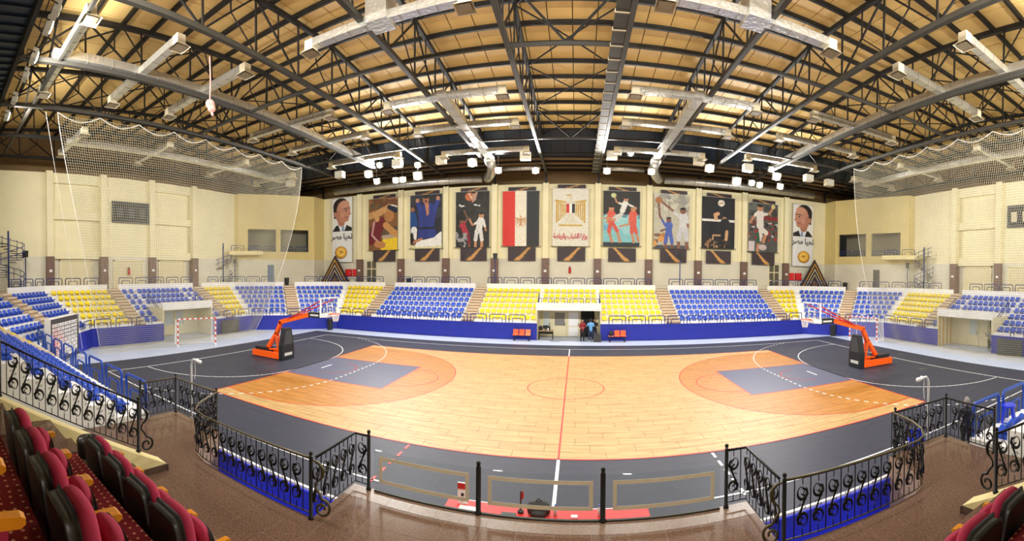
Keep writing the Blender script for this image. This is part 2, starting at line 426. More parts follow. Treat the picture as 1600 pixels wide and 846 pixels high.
for s in (-1, 1):
    line([(s * 14, -2.45), (s * 8.2, -2.45), (s * 8.2, 2.45), (s * 14, 2.45)], 0.06, 'line_red')
    line(arc(s * 8.2, 0, 1.8, PI / 2, 3 * PI / 2) if s > 0 else arc(s * 8.2, 0, 1.8, -PI / 2, PI / 2), 0.05, 'line_red')
    a = math.asin(6.6 / 6.75)
    pts = arc(s * 12.425, 0, 6.75, PI - a, PI + a, 60) if s > 0 else arc(s * 12.425, 0, 6.75, -a, a, 60)
    pts = [(s * 14, pts[0][1])] + pts + [(s * 14, pts[-1][1])]
    line(pts, 0.05, 'line_red')
    line(arc(s * 12.425, 0, 1.25, PI / 2, 3 * PI / 2) if s > 0 else arc(s * 12.425, 0, 1.25, -PI / 2, PI / 2), 0.05, 'line_red')
    # six-metre line of the handball court
    q = arc(20, 1.5, 6, PI / 2, PI, 30) + arc(20, -1.5, 6, PI, 3 * PI / 2, 30)
    line([(s * x, y) for x, y in q], 0.06, 'line_white')
    line([(s * 13, -0.5), (s * 13, 0.5)], 0.08, 'line_white')
    q = arc(20, 1.5, 9, math.acos(0) + 0.33, PI, 40) + arc(20, -1.5, 9, PI, 3 * PI / 2 - 0.33, 40)
    q = [(s * x, y) for x, y in q]; dm = MB(); acc = [0.0]
    for a_, b_ in zip(q[:-1], q[1:]): acc.append(acc[-1] + math.hypot(b_[0] - a_[0], b_[1] - a_[1]))
    n_ = int(acc[-1] / 0.22); q = [(float(np.interp(acc[-1] * i / n_, acc, [z[0] for z in q])), float(np.interp(acc[-1] * i / n_, acc, [z[1] for z in q]))) for i in range(n_ + 1)]
    for i in range(0, len(q) - 1, 2):                 # dashed nine-metre line, one part
        p, r = Vector((*q[i], ZL)), Vector((*q[i + 1], ZL)); d = (r - p).normalized(); n = Vector((-d.y, d.x, 0)) * 0.035
        dm.add([p - n, r - n, r + n, p + n], [(0, 1, 2, 3)])
    obj('dashed_line', dm, 'line_white', floor)
    dm = MB()
    for i in range(5):
        y = -7.6 - i * 0.55; dm.b2(s * 4.55 - 0.04, s * 4.55 + 0.04, y - 0.32, y, 0.001, ZL)
    obj('dashed_line', dm, 'line_white' if s > 0 else 'line_red', floor)
for x, y in ((19.4, 0.2), (18.6, -3.2), (21.0, 1.0)):
    obj('floor_patch', MB().b2(x, x + 0.5, y, y + 0.5, 0.001, 0.004), 'pad_grey', floor)
obj('red_mat_mark', MB().b2(15.6, 17.6, -2.2, -1.2, 0.0005, 0.002), 'slate', floor)

# ------------------------------------------------------------------ stands: a bowl of six rows around the court
ROWS, DEPTH, RISE, T0, WALK, PARA, WT = 6, 0.8, 0.42, 1.5, 4.05, 4.45, 1.35
O0 = 0.3
def off(k): return O0 + DEPTH * k
FRONT = [(-9.35, NYL), (-21.6, NYL), (LX, -7.9), (LX, 8.0), (-21.6, FYL), (21.0, FYL), (RX, 8.4), (RX, -7.9), (20.2, NYL), (8.7, NYL)]
def unit(a, b):
    d = Vector((b[0] - a[0], b[1] - a[1])); return d.normalized()
RUNS = []
for i in range(len(FRONT) - 1):
    u = unit(FRONT[i], FRONT[i + 1]); n = Vector((-u.y, u.x))      # outward is to the left when walking clockwise
    RUNS.append((Vector(FRONT[i]), Vector(FRONT[i + 1]), u, n))
def mitre(i, o):
    """point of corner i (between run i-1 and run i) pushed outward by o"""
    if i == 0 or i == len(FRONT) - 1:
        P, Q, u, n = RUNS[0 if i == 0 else -1]; return Vector(FRONT[i]) + n * o
    n0, n1 = RUNS[i - 1][3], RUNS[i][3]; m = (n0 + n1).normalized(); return Vector(FRONT[i]) + m * (o / m.dot(n0))
def at(i, s, o):
    P, Q, u, n = RUNS[i]; return P + u * s + n * o
NAMES = ['near stand beside the ornate railing', 'near corner by the sponsor wall', 'side stand behind the striped goal', 'far corner behind the tower stair', 'far stand', 'far corner behind the black bin', 'side stand by the tunnel', 'near corner', 'near stand']
# (start, end, kind) of each run, measured from its first corner; None = the mitre
def runlen(i): return (RUNS[i][1] - RUNS[i][0]).length
LAY = {}
LAY[0] = [(None, 8.6, 'blue'), (8.6, 9.7, 'aisle'), (9.7, None, 'yellow')]
h1 = runlen(1) / 2; LAY[1] = [(None, h1 - 0.6, 'blue'), (h1 - 0.6, h1 + 0.6, 'aisle'), (h1 + 0.6, None, 'blue')]
f = lambda y: y + 7.9
LAY[2] = [(None, f(-4.4), 'yellow'), (f(-4.4), f(-3.3), 'aisle'), (f(-3.3), f(-1.7), 'blue'), (f(-1.7), f(3.2), 'door'), (f(3.2), f(4.9), 'blue'), (f(4.9), f(6.0), 'aisle'), (f(6.0), None, 'yellow')]
h3 = runlen(3) / 2; LAY[3] = [(None, h3 - 0.6, 'blue'), (h3 - 0.6, h3 + 0.6, 'aisle'), (h3 + 0.6, None, 'blue')]
f = lambda x: x + 21.6
LAY[4] = [(None, f(-18.9), 'yellow'), (f(-18.9), f(-17.8), 'aisle'), (f(-17.8), f(-9.2), 'blue'), (f(-9.2), f(-8.1), 'aisle'), (f(-8.1), f(-2.75), 'yellow'), (f(-2.75), f(2.4), 'door'), (f(2.4), f(7.9), 'yellow'), (f(7.9), f(9.1), 'aisle'), (f(9.1), f(18.6), 'blue'), (f(18.6), f(19.7), 'aisle'), (f(19.7), None, 'yellow')]
h5 = runlen(5) / 2; LAY[5] = [(None, h5 - 0.6, 'blue'), (h5 - 0.6, h5 + 0.6, 'aisle'), (h5 + 0.6, None, 'blue')]
f = lambda y: 8.4 - y
LAY[6] = [(None, f(4.3), 'yellow'), (f(4.3), f(3.2), 'aisle'), (f(3.2), f(1.9), 'blue'), (f(1.9), f(-3.2), 'door'), (f(-3.2), f(-6.0), 'blue'), (f(-6.0), f(-7.0), 'aisle'), (f(-7.0), None, 'yellow')]
LAY[7] = [(None, None, 'blue')]
LAY[8] = [(None, None, 'blue')]
SEATS = []      # (x, y, z, rz, colour, run, block, row, index)
def edge(i, s, which, o):
    if s is None: return mitre(i if which == 0 else i + 1, o)
    return at(i, s, o)
blk = 0
for i in LAY:
    P, Q, u, n = RUNS[i]; ter = MB(); rz = math.atan2(u.y, u.x)   # seat faces the court
    for (s0, s1, kind) in LAY[i]:
        blk += 1
        if kind == 'aisle':
            st = thing('aisle_stairs', 'tan aisle steps climbing through the ' + NAMES[i] + ', ' + nth([b for b in LAY[i] if b[2] == 'aisle'].index((s0, s1, kind))) + ' aisle', 'stairs', group='tan aisle stairs')
            w = s1 - s0; ns = 12; z0 = 1.35; dz = (WALK - z0) / ns; dd = (DEPTH * ROWS + 0.3 - 0.1) / ns
            for k in range(ns):
                mid = at(i, (s0 + s1) / 2, 0.15 + dd * (k + 0.5)); q = MB(); q.box((0, 0, 0), (w - 0.03, dd, dz * (k + 1) + 0.2))
                o = obj('step', q, 'step_tan', st, (mid.x, mid.y, z0 + (dz * (k + 1) - 0.2) / 2 - 0.0), math.atan2(u.y, u.x)); obj('riser_shade', MB().b2(-w / 2 + 0.02, w / 2 - 0.02, -dd / 2 - 0.03, -dd / 2, (dz * (k + 1) + 0.2) / 2 - 0.225, (dz * (k + 1) + 0.2) / 2 - 0.12), 'riser_shade', o)  # dark strip paints the riser's shade so each step reads
            continue
        k0 = 3 if kind == 'door' else 0
        for k in range(k0, ROWS):
            z = T0 + RISE * k; o0, o1 = (off(k) if k > 0 else 0.05), off(k + 1)
            if kind == 'door' and k == 3: o0 = 0.1
            a, b, c_, d = edge(i, s0, 0, o0), edge(i, s1, 1, o0), edge(i, s1, 1, o1), edge(i, s0, 0, o1)
            zb = z - RISE - 0.05 if not (kind == 'door' and k == 3) else 2.45
            ter.prism([a, b, c_, d], 0.0 if i in (0, 8) else (zb if k else 1.2), z)
            mid_o = off(k) + 0.42
            A, B = edge(i, s0, 0, mid_o), edge(i, s1, 1, mid_o); LA = (B - A).length
            if s0 is None: A = A + u * 0.25
            if s1 is None: B = B - u * 0.25
            if s0 is not None: A = A + u * 0.12
            if s1 is not None: B = B - u * 0.12
            LA = (B - A).length; cnt = max(1, int(LA / 0.51))
            colr = {'blue': 'blue', 'yellow': 'yellow', 'door': 'yellow' if i == 4 else 'blue'}[kind]
            for j in range(cnt):
                p = A + u * (LA * (j + 0.5) / cnt)
                SEATS.append((p.x, p.y, z + 0.12, rz, colr, i, blk, k, j))
        # upper parapet
        oe = off(ROWS); a, b, c_, d = edge(i, s0, 0, oe - 0.02), edge(i, s1, 1, oe - 0.02), edge(i, s1, 1, oe + 0.12), edge(i, s0, 0, oe + 0.12)
        ter.prism([a, b, c_, d], WALK - 0.5, PARA)
    t = struct('terrace_' + ['near_left', 'corner_near_left', 'left', 'corner_far_left', 'far', 'corner_far_right', 'right', 'corner_near_right', 'near_right'][i], ter, 'concrete_white')
    t['label'] = 'white concrete seating terrace of the ' + NAMES[i]
# walkway slab behind the rows
wk = MB()
for i in LAY:
    o0, o1 = off(ROWS), off(ROWS) + 6
    a, b, c_, d = mitre(i, o0), mitre(i + 1, o0), mitre(i + 1, o1), mitre(i, o1)
    wk.prism([a, b, c_, d], WALK - 0.25, WALK)
struct('floor_gallery', wk, 'step_tan', label='gallery walkway above the seating rows')
# blue padded wall in front of the rows
for i in LAY:
    P, Q, u, n = RUNS[i]; pw = MB(); L_ = runlen(i); cuts = [(s0, s1) for s0, s1, k in LAY[i] if k == 'door']; a = 0.0; spans = []
    for s0, s1 in cuts: spans.append((a, s0)); a = s1
    spans.append((a, L_))
    for s0, s1 in spans:
        w0 = mitre(i, 0.0) if s0 == 0 else at(i, s0, 0); w1 = mitre(i + 1, 0.0) if s1 == L_ else at(i, s1, 0)
        v0 = mitre(i, 0.14) if s0 == 0 else at(i, s0, 0.14); v1 = mitre(i + 1, 0.14) if s1 == L_ else at(i, s1, 0.14)
        pw.prism([w0, w1, v1, v0], 0.0, WT)
    t = struct('wall_padding_' + ['near_left', 'corner_near_left', 'left', 'corner_far_left', 'far', 'corner_far_right', 'right', 'corner_near_right', 'near_right'][i], pw, 'pad_blue')
    t['label'] = 'blue padded wall in front of the ' + NAMES[i]

# seats
def seat_mesh():
    prof = [(-0.20, 0.02), (-0.17, 0.05), (-0.02, 0.015), (0.10, 0.02), (0.16, 0.08), (0.19, 0.17), (0.205, 0.25), (0.2, 0.29)]
    nx = 6; bm = bmesh.new(); g = []
    for j, (y, z) in enumerate(prof):
        row = []
        for i in range(nx + 1):
            t = i / nx * 2 - 1; wdt = 0.205
            if j >= 6: wdt = 0.195 if j == 6 else 0.15
            lift = 0.05 * t * t if j < 5 else 0.0; fwd = -0.05 * t * t if j >= 4 else 0
            row.append(bm.verts.new((t * wdt, y + fwd, z + lift)))
        g.append(row)
    for j in range(len(prof) - 1):
        for i in range(nx): bm.faces.new((g[j][i], g[j][i + 1], g[j + 1][i + 1], g[j + 1][i]))
    bmesh.ops.recalc_face_normals(bm, faces=bm.faces); bmesh.ops.solidify(bm, geom=bm.faces, thickness=0.025)
    for sx in (-0.1, 0.1):
        r = bmesh.ops.create_cube(bm, size=1.0, matrix=Matrix.Translation((sx, 0.0, -0.055)) @ Matrix.Diagonal((0.05, 0.26, 0.14, 1)))
    bmesh.ops.recalc_face_normals(bm, faces=bm.faces)
    me = bpy.data.meshes.new('stadium_seat'); bm.to_mesh(me); bm.free(); me.polygons.foreach_set('use_smooth', [True] * len(me.polygons)); return me
SM = {}
for q in ('blue', 'yellow'):
    SM[q] = seat_mesh(); SM[q].materials.append(MATS['seat_' + q])
cnts = {'blue': 0, 'yellow': 0}
SEATS.sort(key=lambda s: math.hypot(s[0] - 0.49, s[1] + 19.2))
def hidden_or_out(s):
    az = math.atan2(s[0] - 0.49, s[1] + 19.235); return az < -1.44 or az > 1.11
BLK = {}
for s in SEATS: BLK.setdefault((s[5], s[6]), len(BLK))
rest = {'blue': MB(), 'yellow': MB()}
base_v = {q: np.array([v.co for v in SM[q].vertices]) for q in SM}; base_f = {q: [list(p.vertices) for p in SM[q].polygons] for q in SM}
blocks_of_run = {}
for s in sorted(SEATS, key=lambda s: s[6]): blocks_of_run.setdefault(s[5], []); (s[6] in blocks_of_run[s[5]]) or blocks_of_run[s[5]].append(s[6])
RUNSHORT = ['near stand', 'near corner', 'goal side stand', 'far left corner', 'far stand', 'far right corner', 'tunnel side stand', 'near right corner', 'near right stand']
for s in SEATS:
    x, y, z, rz, q, i, bk, k, j = s
    if hidden_or_out(s): continue
    if cnts[q] < 300:
        o = bpy.data.objects.new(q + '_seat', SM[q]); COL.objects.link(o); o.location = (x, y, z); o.rotation_euler = (0, 0, rz)
        tag(o, '%s plastic seat %s along row %s, block %s of the %s' % (q, nth(j), nth(k), nth(blocks_of_run[i].index(bk)), RUNSHORT[i]), 'seat', q + ' seats of the stands')
        cnts[q] += 1
    else:
        ca, sa = math.cos(rz), math.sin(rz); v = base_v[q]
        w = np.stack([x + v[:, 0] * ca - v[:, 1] * sa, y + v[:, 0] * sa + v[:, 1] * ca, z + v[:, 2]], 1); rest[q].add(w.tolist(), base_f[q])
for q in rest:
    if rest[q].v:
        o = obj('far_%s_seating' % q, rest[q], 'seat_' + q, kind='stuff'); o['label'] = 'rows of %s plastic seats far across the stands' % q; o['category'] = 'seating'

# hoop railings
def hoop(w, h, r, m, name='hoop_rail'):
    root = thing(name, 'blue tubular hoop rail', 'railing')
    def U(w, h, rr, r):
        a = [(-w / 2, 0, 0), (-w / 2, 0, h - rr)] + [(-w / 2 + rr - rr * math.cos(t), 0, h - rr + rr * math.sin(t)) for t in (PI / 6, PI / 3, PI / 2)]
        return a + [(-p[0], p[1], p[2]) for p in reversed(a)]
    obj('outer_hoop', MB().tube(U(w, h, 0.12, r), r, 5), m, root, smooth=True)
    q = MB().tube(U(w * 0.58, h * 0.58, 0.08, r), r * 0.8, 5); obj('inner_hoop', q, m, root, smooth=True)
    return root
h_up = hoop(1.36, 0.58, 0.04, 'rail_blue'); h_lo = hoop(1.36, 0.66, 0.04, 'rail_blue'); h_br = hoop(1.2, 0.95, 0.045, 'rail_bright')
used = {'u': False, 'l': False, 'b': False}
def put_hoop(key, proto, x, y, z, rz, label, group):
    if not used[key]:
        used[key] = True; proto.location = (x, y, z); proto.rotation_euler = (0, 0, rz); proto['label'] = label; proto['group'] = group
    else: dup(proto, (x, y, z), rz, label, group)
RL = ['near stand', 'near corner', 'goal side stand', 'left far corner', 'far stand', 'right far corner', 'tunnel side stand', 'near right corner', 'near right stand']
for i in LAY:
    P, Q, u, n = RUNS[i]; o = off(ROWS) + 0.05; A, B = mitre(i, o), mitre(i + 1, o); L_ = (B - A).length; c_ = max(1, int(L_ / 1.56))
    ais = [((s0 + s1) / 2) for s0, s1, k in LAY[i] if k == 'aisle']
    cnt = 0
    for j in range(c_):
        p = A + u * (L_ * (j + 0.5) / c_)
        sloc = (p - at(i, 0, o)).dot(u)
        if any(abs(sloc - a) < 1.15 for a in ais): continue
        if math.atan2(p.x - 0.49, p.y + 19.2) < -1.42 or math.atan2(p.x - 0.49, p.y + 19.2) > 1.12: continue
        put_hoop('u', h_up, p.x, p.y, PARA, math.atan2(u.y, u.x), 'dark blue hoop rail, %s along the gallery edge above the %s' % (nth(cnt), RL[i]), 'gallery hoop rails'); cnt += 1
    bright = i in (0, 8)
    A, B = mitre(i, 0.07), mitre(i + 1, 0.07); L_ = (B - A).length; c_ = max(1, int(L_ / (1.62 if not bright else 1.4))); cnt = 0
    doors = [(s0, s1) for s0, s1, k in LAY[i] if k == 'door']
    for j in range(c_):
        p = A + u * (L_ * (j + 0.5) / c_); sloc = (p - at(i, 0, 0.07)).dot(u)
        if any(s0 - 0.75 < sloc < s1 + 0.75 for s0, s1 in doors): continue
        if math.atan2(p.x - 0.49, p.y + 19.2) < -1.42 or math.atan2(p.x - 0.49, p.y + 19.2) > 1.12: continue
        put_hoop('b' if bright else 'l', h_br if bright else h_lo, p.x, p.y, WT, math.atan2(u.y, u.x), 'blue hoop rail, %s along the padded wall of the %s' % (nth(cnt), RL[i]), 'hoop rails on the padded wall'); cnt += 1
    # beside and above each entrance
    for (s0, s1) in doors:
        c_ = int((s1 - s0) / 1.25)
        if i == 4:
            for j in range(c_):
                p = at(i, s0 + (s1 - s0) * (j + 0.5) / c_, 0.2)
                dup(h_up, (p.x, p.y, 3.03), math.atan2(u.y, u.x), 'dark blue hoop rail, %s on top of the central doorway canopy' % nth(j), 'hoop rails over the doorway').scale = (0.8, 1, 0.6)
        for e, s in (('near', s0), ('far', s1)):
            s_ = s - 0.06 if s == s0 else s + 0.06
            a, b = at(i, s_, 0.1), at(i, s_, 2.4)
            q = MB()
            q.tube([(a.x, a.y, 1.4), (a.x, a.y, 2.15), (b.x, b.y, 3.75), (b.x, b.y, 3.0)], 0.035, 6)
            a2, b2 = at(i, s_, 0.5), at(i, s_, 2.1); q2 = MB().tube([(a2.x, a2.y, 1.7), (a2.x, a2.y, 2.1), (b2.x, b2.y, 3.3), (b2.x, b2.y, 2.9)], 0.025, 6)
            rt = thing('sloped_handrail', 'sloping blue handrail at the %s side of the %s doorway' % (e, RL[i]), 'railing', group='sloped handrails')
            obj('outer_tube', q, 'rail_blue', rt, smooth=True); obj('inner_tube', q2, 'rail_blue', rt, smooth=True)

# entrances under the stands
def entrance(i, s0, s1, label):
    P, Q, u, n = RUNS[i]; rz = math.atan2(u.y, u.x); L_ = s1 - s0
    o = at(i, s0, 0); M_ = Matrix.Translation((o.x, o.y, 0)) @ Matrix.Rotation(rz, 4, 'Z')     # local x along the wall, y outward
    def put(name, q, m, parent=None):
        t = obj(name, q, m, parent)
        if parent is None: t.matrix_world = M_; t['kind'] = 'structure'
        else: t.matrix_local = M_ if parent.name.startswith('wall') else Matrix.Identity(4)
        return t
    w = MB(); w.b2(-0.12, 0.02, 0.02, 2.2, 0, 2.6); w.b2(L_ - 0.02, L_ + 0.12, 0.02, 2.2, 0, 2.6); w.b2(0, L_, 2.1, 2.25, 0, 2.6)
    wl = put('wall_entrance_' + ['', '', 'left', '', 'far', '', 'right'][i], w, 'door_cream'); wl['label'] = label
    lt = obj('lintel', MB().b2(-0.1, L_ + 0.1, 0.0, 0.35, 2.42, 3.03), 'concrete_white', wl)
    return wl, L_
D = {}
for i in (4, 2, 6):
    s0, s1 = [(a, b) for a, b, k in LAY[i] if k == 'door'][0]
    D[i] = entrance(i, s0, s1, 'cream entrance recess under the ' + RL[i])
def door_leaf(wl, x0, x1, y, glass0, m='door_cream', gm='dark_window', name='door'):
    d = obj(name, MB().b2(x0, x1, y - 0.06, y, 0.02, 2.2), m, wl)
    obj('pane', MB().b2(x0 + 0.14, x1 - 0.14, y - 0.075, y - 0.062, glass0, 2.08), gm, d)
    obj('handle', MB().tube([(x1 - 0.1 + 0.0, y - 0.09, 0.95), (x1 - 0.16, y - 0.13, 1.02), (x1 - 0.16, y - 0.13, 1.12), (x1 - 0.1, y - 0.09, 1.2)], 0.02, 6), 'steel', d)
    return d
mat('pane_pale', (196, 206, 206), 0.15)
mat('pane_grey', (128, 126, 122), 0.2)
w4 = D[4][0]
door_leaf(w4, 0.25, 1.05, 2.08, 0.9, gm='pane_pale'); door_leaf(w4, 1.2, 2.35, 2.08, 0.95, gm='pane_grey'); door_leaf(w4, 2.4, 3.5, 2.08, 0.95, gm='white_plastic'); obj('doorway', MB().b2(3.6, 4.75, 2.0, 2.09, 0.02, 2.3), 'dark_gap', w4)
obj('lower_panel', MB().b2(2.55, 3.35, 1.98, 2.0, 0.1, 0.85), 'white_plastic', w4)
w2 = D[2][0]
door_leaf(w2, 1.2, 2.3, 2.08, 0.9, gm='pane_pale'); door_leaf(w2, 2.35, 3.4, 2.08, 0.9, gm='pane_pale'); obj('doorway', MB().b2(0.2, 1.1, 2.0, 2.09, 0.02, 2.3), 'dark_gap', w2)
w6 = D[6][0]
door_leaf(w6, 1.6, 2.6, 2.08, 0.9, gm='pane_pale'); door_leaf(w6, 2.65, 3.5, 2.08, 0.9, gm='door_cream'); obj('doorway', MB().b2(3.7, 4.6, 2.0, 2.09, 0.02, 2.3), 'dark_gap', w6)
for q in range(4): obj('tile_strip', MB().b2(0.03, 0.05, 0.1 + q * 0.5, 0.25 + q * 0.5, 0, 2.4), 'gold', w6)

# ------------------------------------------------------------------ walls
WF, WLX, WRX, WTOP, LOW = 21.5, -34.2, 33.0, 14.37, 6.97
BAY = 5.15
wf = MB(); wf.b2(-28.8, 28.6, WF, WF + 0.3, LOW, WTOP); wfo = struct('wall_far', wf, 'wall_cream', label='cream far wall hung with banners')
obj('lower_wall', MB().b2(-28.8, 28.6, WF - 0.01, WF + 0.3, WALK, LOW), 'wall_low', wfo)
for z in (9.0, 11.4): obj('joint_line', MB().b2(-28.6, 28.4, WF - 0.012, WF, z - 0.015, z + 0.015), 'wall_low', wfo)
for k in range(-5, 5):
    x = BAY * k + BAY / 2 - 0.1
    o = obj('pilaster', MB().b2(x - 0.28, x + 0.28, WF - 0.38, WF, LOW, WTOP + 0.05), 'wall_cream', wfo)
    o = obj('pilaster_base', MB().b2(x - 0.36, x + 0.36, WF - 0.44, WF, WALK, LOW), 'brown_tile', wfo)
    obj('notice', MB().b2(x - 0.14, x + 0.14, WF - 0.455, WF - 0.445, 5.6, 5.82), 'white_plastic', o)
for k in range(-4, 5):   # raised frames between the pilasters
    x = BAY * k - 0.1
    q = MB(); q.b2(x - 2.1, x + 2.1, WF - 0.07, WF, WTOP - 0.28, WTOP - 0.1); q.b2(x - 2.1, x - 1.9, WF - 0.07, WF, LOW, WTOP - 0.28); q.b2(x + 1.9, x + 2.1, WF - 0.07, WF, LOW, WTOP - 0.28)
    obj('panel_frame', q, 'wall_cream', wfo)
# glazed doors in the far wall
for x in (-21.85, 21.7):
    dn = obj('door_%d' % (1 if x < 0 else 2), MB().b2(x - 0.65, x + 0.65, WF - 0.05, WF - 0.011, WALK, 6.85), 'door_cream'); dn['kind'] = 'structure'; dn['label'] = 'glazed cream door in the far wall'
    for c_ in (-0.32, 0.32):
        for r in range(3):
            obj('pane', MB().b2(x + c_ - 0.26, x + c_ + 0.26, WF - 0.06, WF - 0.051, 4.15 + r * 0.9, 4.15 + r * 0.9 + 0.78), 'dark_window', dn)
def side_wall(name, X, sgn, ys, kinds, label):
    q = MB(); w = struct(name, MB().b2(X, X + sgn * 0.3, -27, 23, -0.0, 0.2), 'wall_cream', label=label)
    lo = MB(); up = MB(); bm_ = MB()
    for a, b, k in kinds:
        r = 0.35 if k == 'recess' else 0.0
        up.b2(X + sgn * r, X + sgn * (r + 0.3), a, b, LOW, WTOP); lo.b2(X + sgn * r, X + sgn * (r + 0.3), a, b, 0, LOW)
        if k == 'recess':
            for z0, z1 in ((13.5, WTOP), (10.3, 11.0), (LOW - 0.2, 7.5)): bm_.b2(X, X + sgn * r, a, b, z0, z1)
        if k in ('recess', 'niche'):
            o = obj('niche', MB().b2(X + sgn * (r - 0.03), X + sgn * (r - 0.005), a + 1.1, b - 1.1, WALK, 6.6), 'door_cream', w)
            f_ = MB(); f_.b2(X + sgn * (r - 0.1), X + sgn * (r - 0.03), a + 1.0, a + 1.1, WALK, 6.7); f_.b2(X + sgn * (r - 0.1), X + sgn * (r - 0.03), b - 1.1, b - 1.0, WALK, 6.7); f_.b2(X + sgn * (r - 0.1), X + sgn * (r - 0.03), a + 1, b - 1, 6.6, 6.72)
            obj('niche_frame', f_, 'wall_cream', o)
    obj('upper_wall', up, 'wall_cream', w); obj('lower_wall', lo, 'wall_low', w); obj('wall_beam', bm_, 'wall_cream', w)
    for y in ys:
        obj('pilaster', MB().b2(X - sgn * 0.3, X + sgn * 0.3, y - 0.3, y + 0.3, LOW, WTOP + 0.1), 'wall_cream', w)
        o = obj('pilaster_base', MB().b2(X - sgn * 0.36, X + sgn * 0.3, y - 0.36, y + 0.36, WALK, LOW), 'brown_tile', w)
        obj('notice', MB().b2(X - sgn * 0.375, X - sgn * 0.365, y - 0.13, y + 0.13, 5.6, 5.82), 'white_plastic', o)
    return w
side_wall('wall_left', WLX, -1, (-9.15, -4.0, 1.15, 6.3), [(-27, -9.15, 'plain'), (-9.15, -4.0, 'recess'), (-4.0, 1.15, 'niche'), (1.15, 6.3, 'recess'), (6.3, 12.6, 'plain')], 'cream left wall with pilasters and recessed bays')
side_wall('wall_right', WRX, 1, (5.45, 0.3, -4.85), [(5.45, 12, 'plain'), (0.3, 5.45, 'recess'), (-4.85, 0.3, 'niche'), (-27, -4.85, 'plain')], 'cream right wall with pilasters and recessed bays')
wn = MB(); wn.b2(-36, 35, -27.3, -27, 0, 18); struct('wall_near', wn, 'wall_cream', label='cream wall behind the terrace')
# corner towers with open galleries
def tower(side, A, B, wins, door, slab, label):
    A, B = Vector(A), Vector(B); u = (B - A).normalized(); L_ = (B - A).length; rz = math.atan2(u.y, u.x)
    M_ = Matrix.Translation((A.x, A.y, 0)) @ Matrix.Rotation(rz, 4, 'Z')
    z0, z1 = 7.86, 10.42; xs = sorted(sum(([a, b] for a, b in wins), []))
    q = MB(); q.b2(0, L_, 0, 0.3, LOW, z0); q.b2(0, L_, 0, 0.3, z1, WTOP); q.b2(0, xs[0], 0, 0.3, z0, z1); q.b2(xs[1], xs[2], 0, 0.3, z0, z1); q.b2(xs[3], L_, 0, 0.3, z0, z1)
    w = obj('wall_tower_' + side, q, 'tower_yellow'); w['kind'] = 'structure'; w['label'] = label; w.matrix_world = M_
    obj('lower_wall', MB().b2(0, L_, -0.005, 0.3, WALK, LOW), 'wall_low', w)
    Mi = M_.inverted()
    for (P, Q_) in ((A, Vector((WLX if side == 'left' else 28.65, A.y if side == 'left' else 21.5))), (B, Vector((-28.55, 21.5)) if side == 'left' else Vector((WRX, B.y)))):
        a, b = Mi @ Vector((P.x, P.y, 0)), Mi @ Vector((Q_.x, Q_.y, 0))
        obj('return_wall', MB().bar((a.x, a.y, (LOW + WTOP) / 2), (b.x, b.y, (LOW + WTOP) / 2), 0.2, WTOP - LOW), 'tower_yellow', w)
        obj('lower_return', MB().bar((a.x, a.y, (LOW + WALK) / 2), (b.x, b.y, (LOW + WALK) / 2), 0.2, LOW - WALK), 'wall_low', w)
    r = MB(); r.b2(0.2, L_ - 0.2, 2.2, 2.3, z0 - 0.3, z1 + 0.3); r.b2(0.2, L_ - 0.2, 0.3, 2.2, z0 - 0.2, z0 - 0.05); r.b2(0.2, L_ - 0.2, 0.3, 2.2, z1 + 0.05, z1 + 0.2)
    obj('gallery_room', r, 'gallery_grey', w)
    obj('service_door', MB().b2(door[0], door[1], -0.03, 0.0, WALK, 6.35), 'door_blue' if side == 'left' else 'pad_grey', w)
    obj('balcony_slab', MB().b2(slab[0], slab[1], -1.3, 0.0, 7.44, 7.86), 'cream_wall', w)
    # gallery rails
    for n_, (a, b) in enumerate(list(wins) + [slab]):
        c_ = max(1, int((b - a) / 1.5)); y = 0.15 if n_ < 2 else -1.2
        for j in range(c_):
            p = M_ @ Vector((a + (b - a) * (j + 0.5) / c_, y, 7.87))
            dup(h_up, p, rz, 'dark blue hoop rail, %s in the %s of the %s tower' % (nth(j), ['first gallery opening', 'second gallery opening', 'balcony'][n_], side), 'tower hoop rails')
    return M_
ML = tower('left', (-33.6, 12.2), (-28.5, 19.4), ((1.04, 4.31), (4.84, 8.22)), (3.3, 4.05), (-1.24, 2.5), 'yellow left corner tower with two gallery openings')
MR = tower('right', (28.7, 19.4), (32.3, 11.2), ((0.33, 3.88), (4.51, 8.03)), (4.85, 5.63), (6.44, 10.4), 'yellow right corner tower with two gallery openings')

# spiral stairs
def spiral(loc, h, label, turns=1.6, R=1.0, rz=0.0, m='rail_blue'):
    t = thing('spiral_stair', label, 'stairs', loc, rz, 'spiral stairs')
    obj('centre_pole', MB().tube([(0, 0, 0), (0, 0, h + 1.0)], 0.08, 8), m, t, smooth=True)
    n = 20; rail = []
    q = MB(); a = 2 * PI * turns / n * 0.9
    q.prism([(0.05, 0), (R, 0), (R * math.cos(a), R * math.sin(a)), (0.05 * math.cos(a), 0.05 * math.sin(a))], 0, 0.05); tread = q.mesh('tread')
    for k in range(n):
        ang = 2 * PI * turns * k / n; z = h * (k + 1) / n
        link('tread', tread, 'steel_grey', t, (0, 0, z - 0.05), ang)
        b = MB().tube([(R * math.cos(ang), R * math.sin(ang), z), (R * math.cos(ang), R * math.sin(ang), z + 0.95)], 0.022, 4); obj('baluster', b, m, t)
    for dz in (0.95, 0.5):
        pts = [(R * math.cos(2 * PI * turns * k / 60), R * math.sin(2 * PI * turns * k / 60), h * (k / 60 * (n - 1) / n + 1 / n) + dz) for k in range(61)]
        obj('handrail', MB().tube(pts, 0.03, 5), m, t, smooth=True)
    return t
p = ML @ Vector((-1.85, -0.6, WALK)); spiral(p, 3.7, 'blue spiral stair up to the left tower balcony')
p = MR @ Vector((10.95, -0.6, WALK)); spiral(p, 3.7, 'blue spiral stair up to the right tower balcony', rz=1.0)
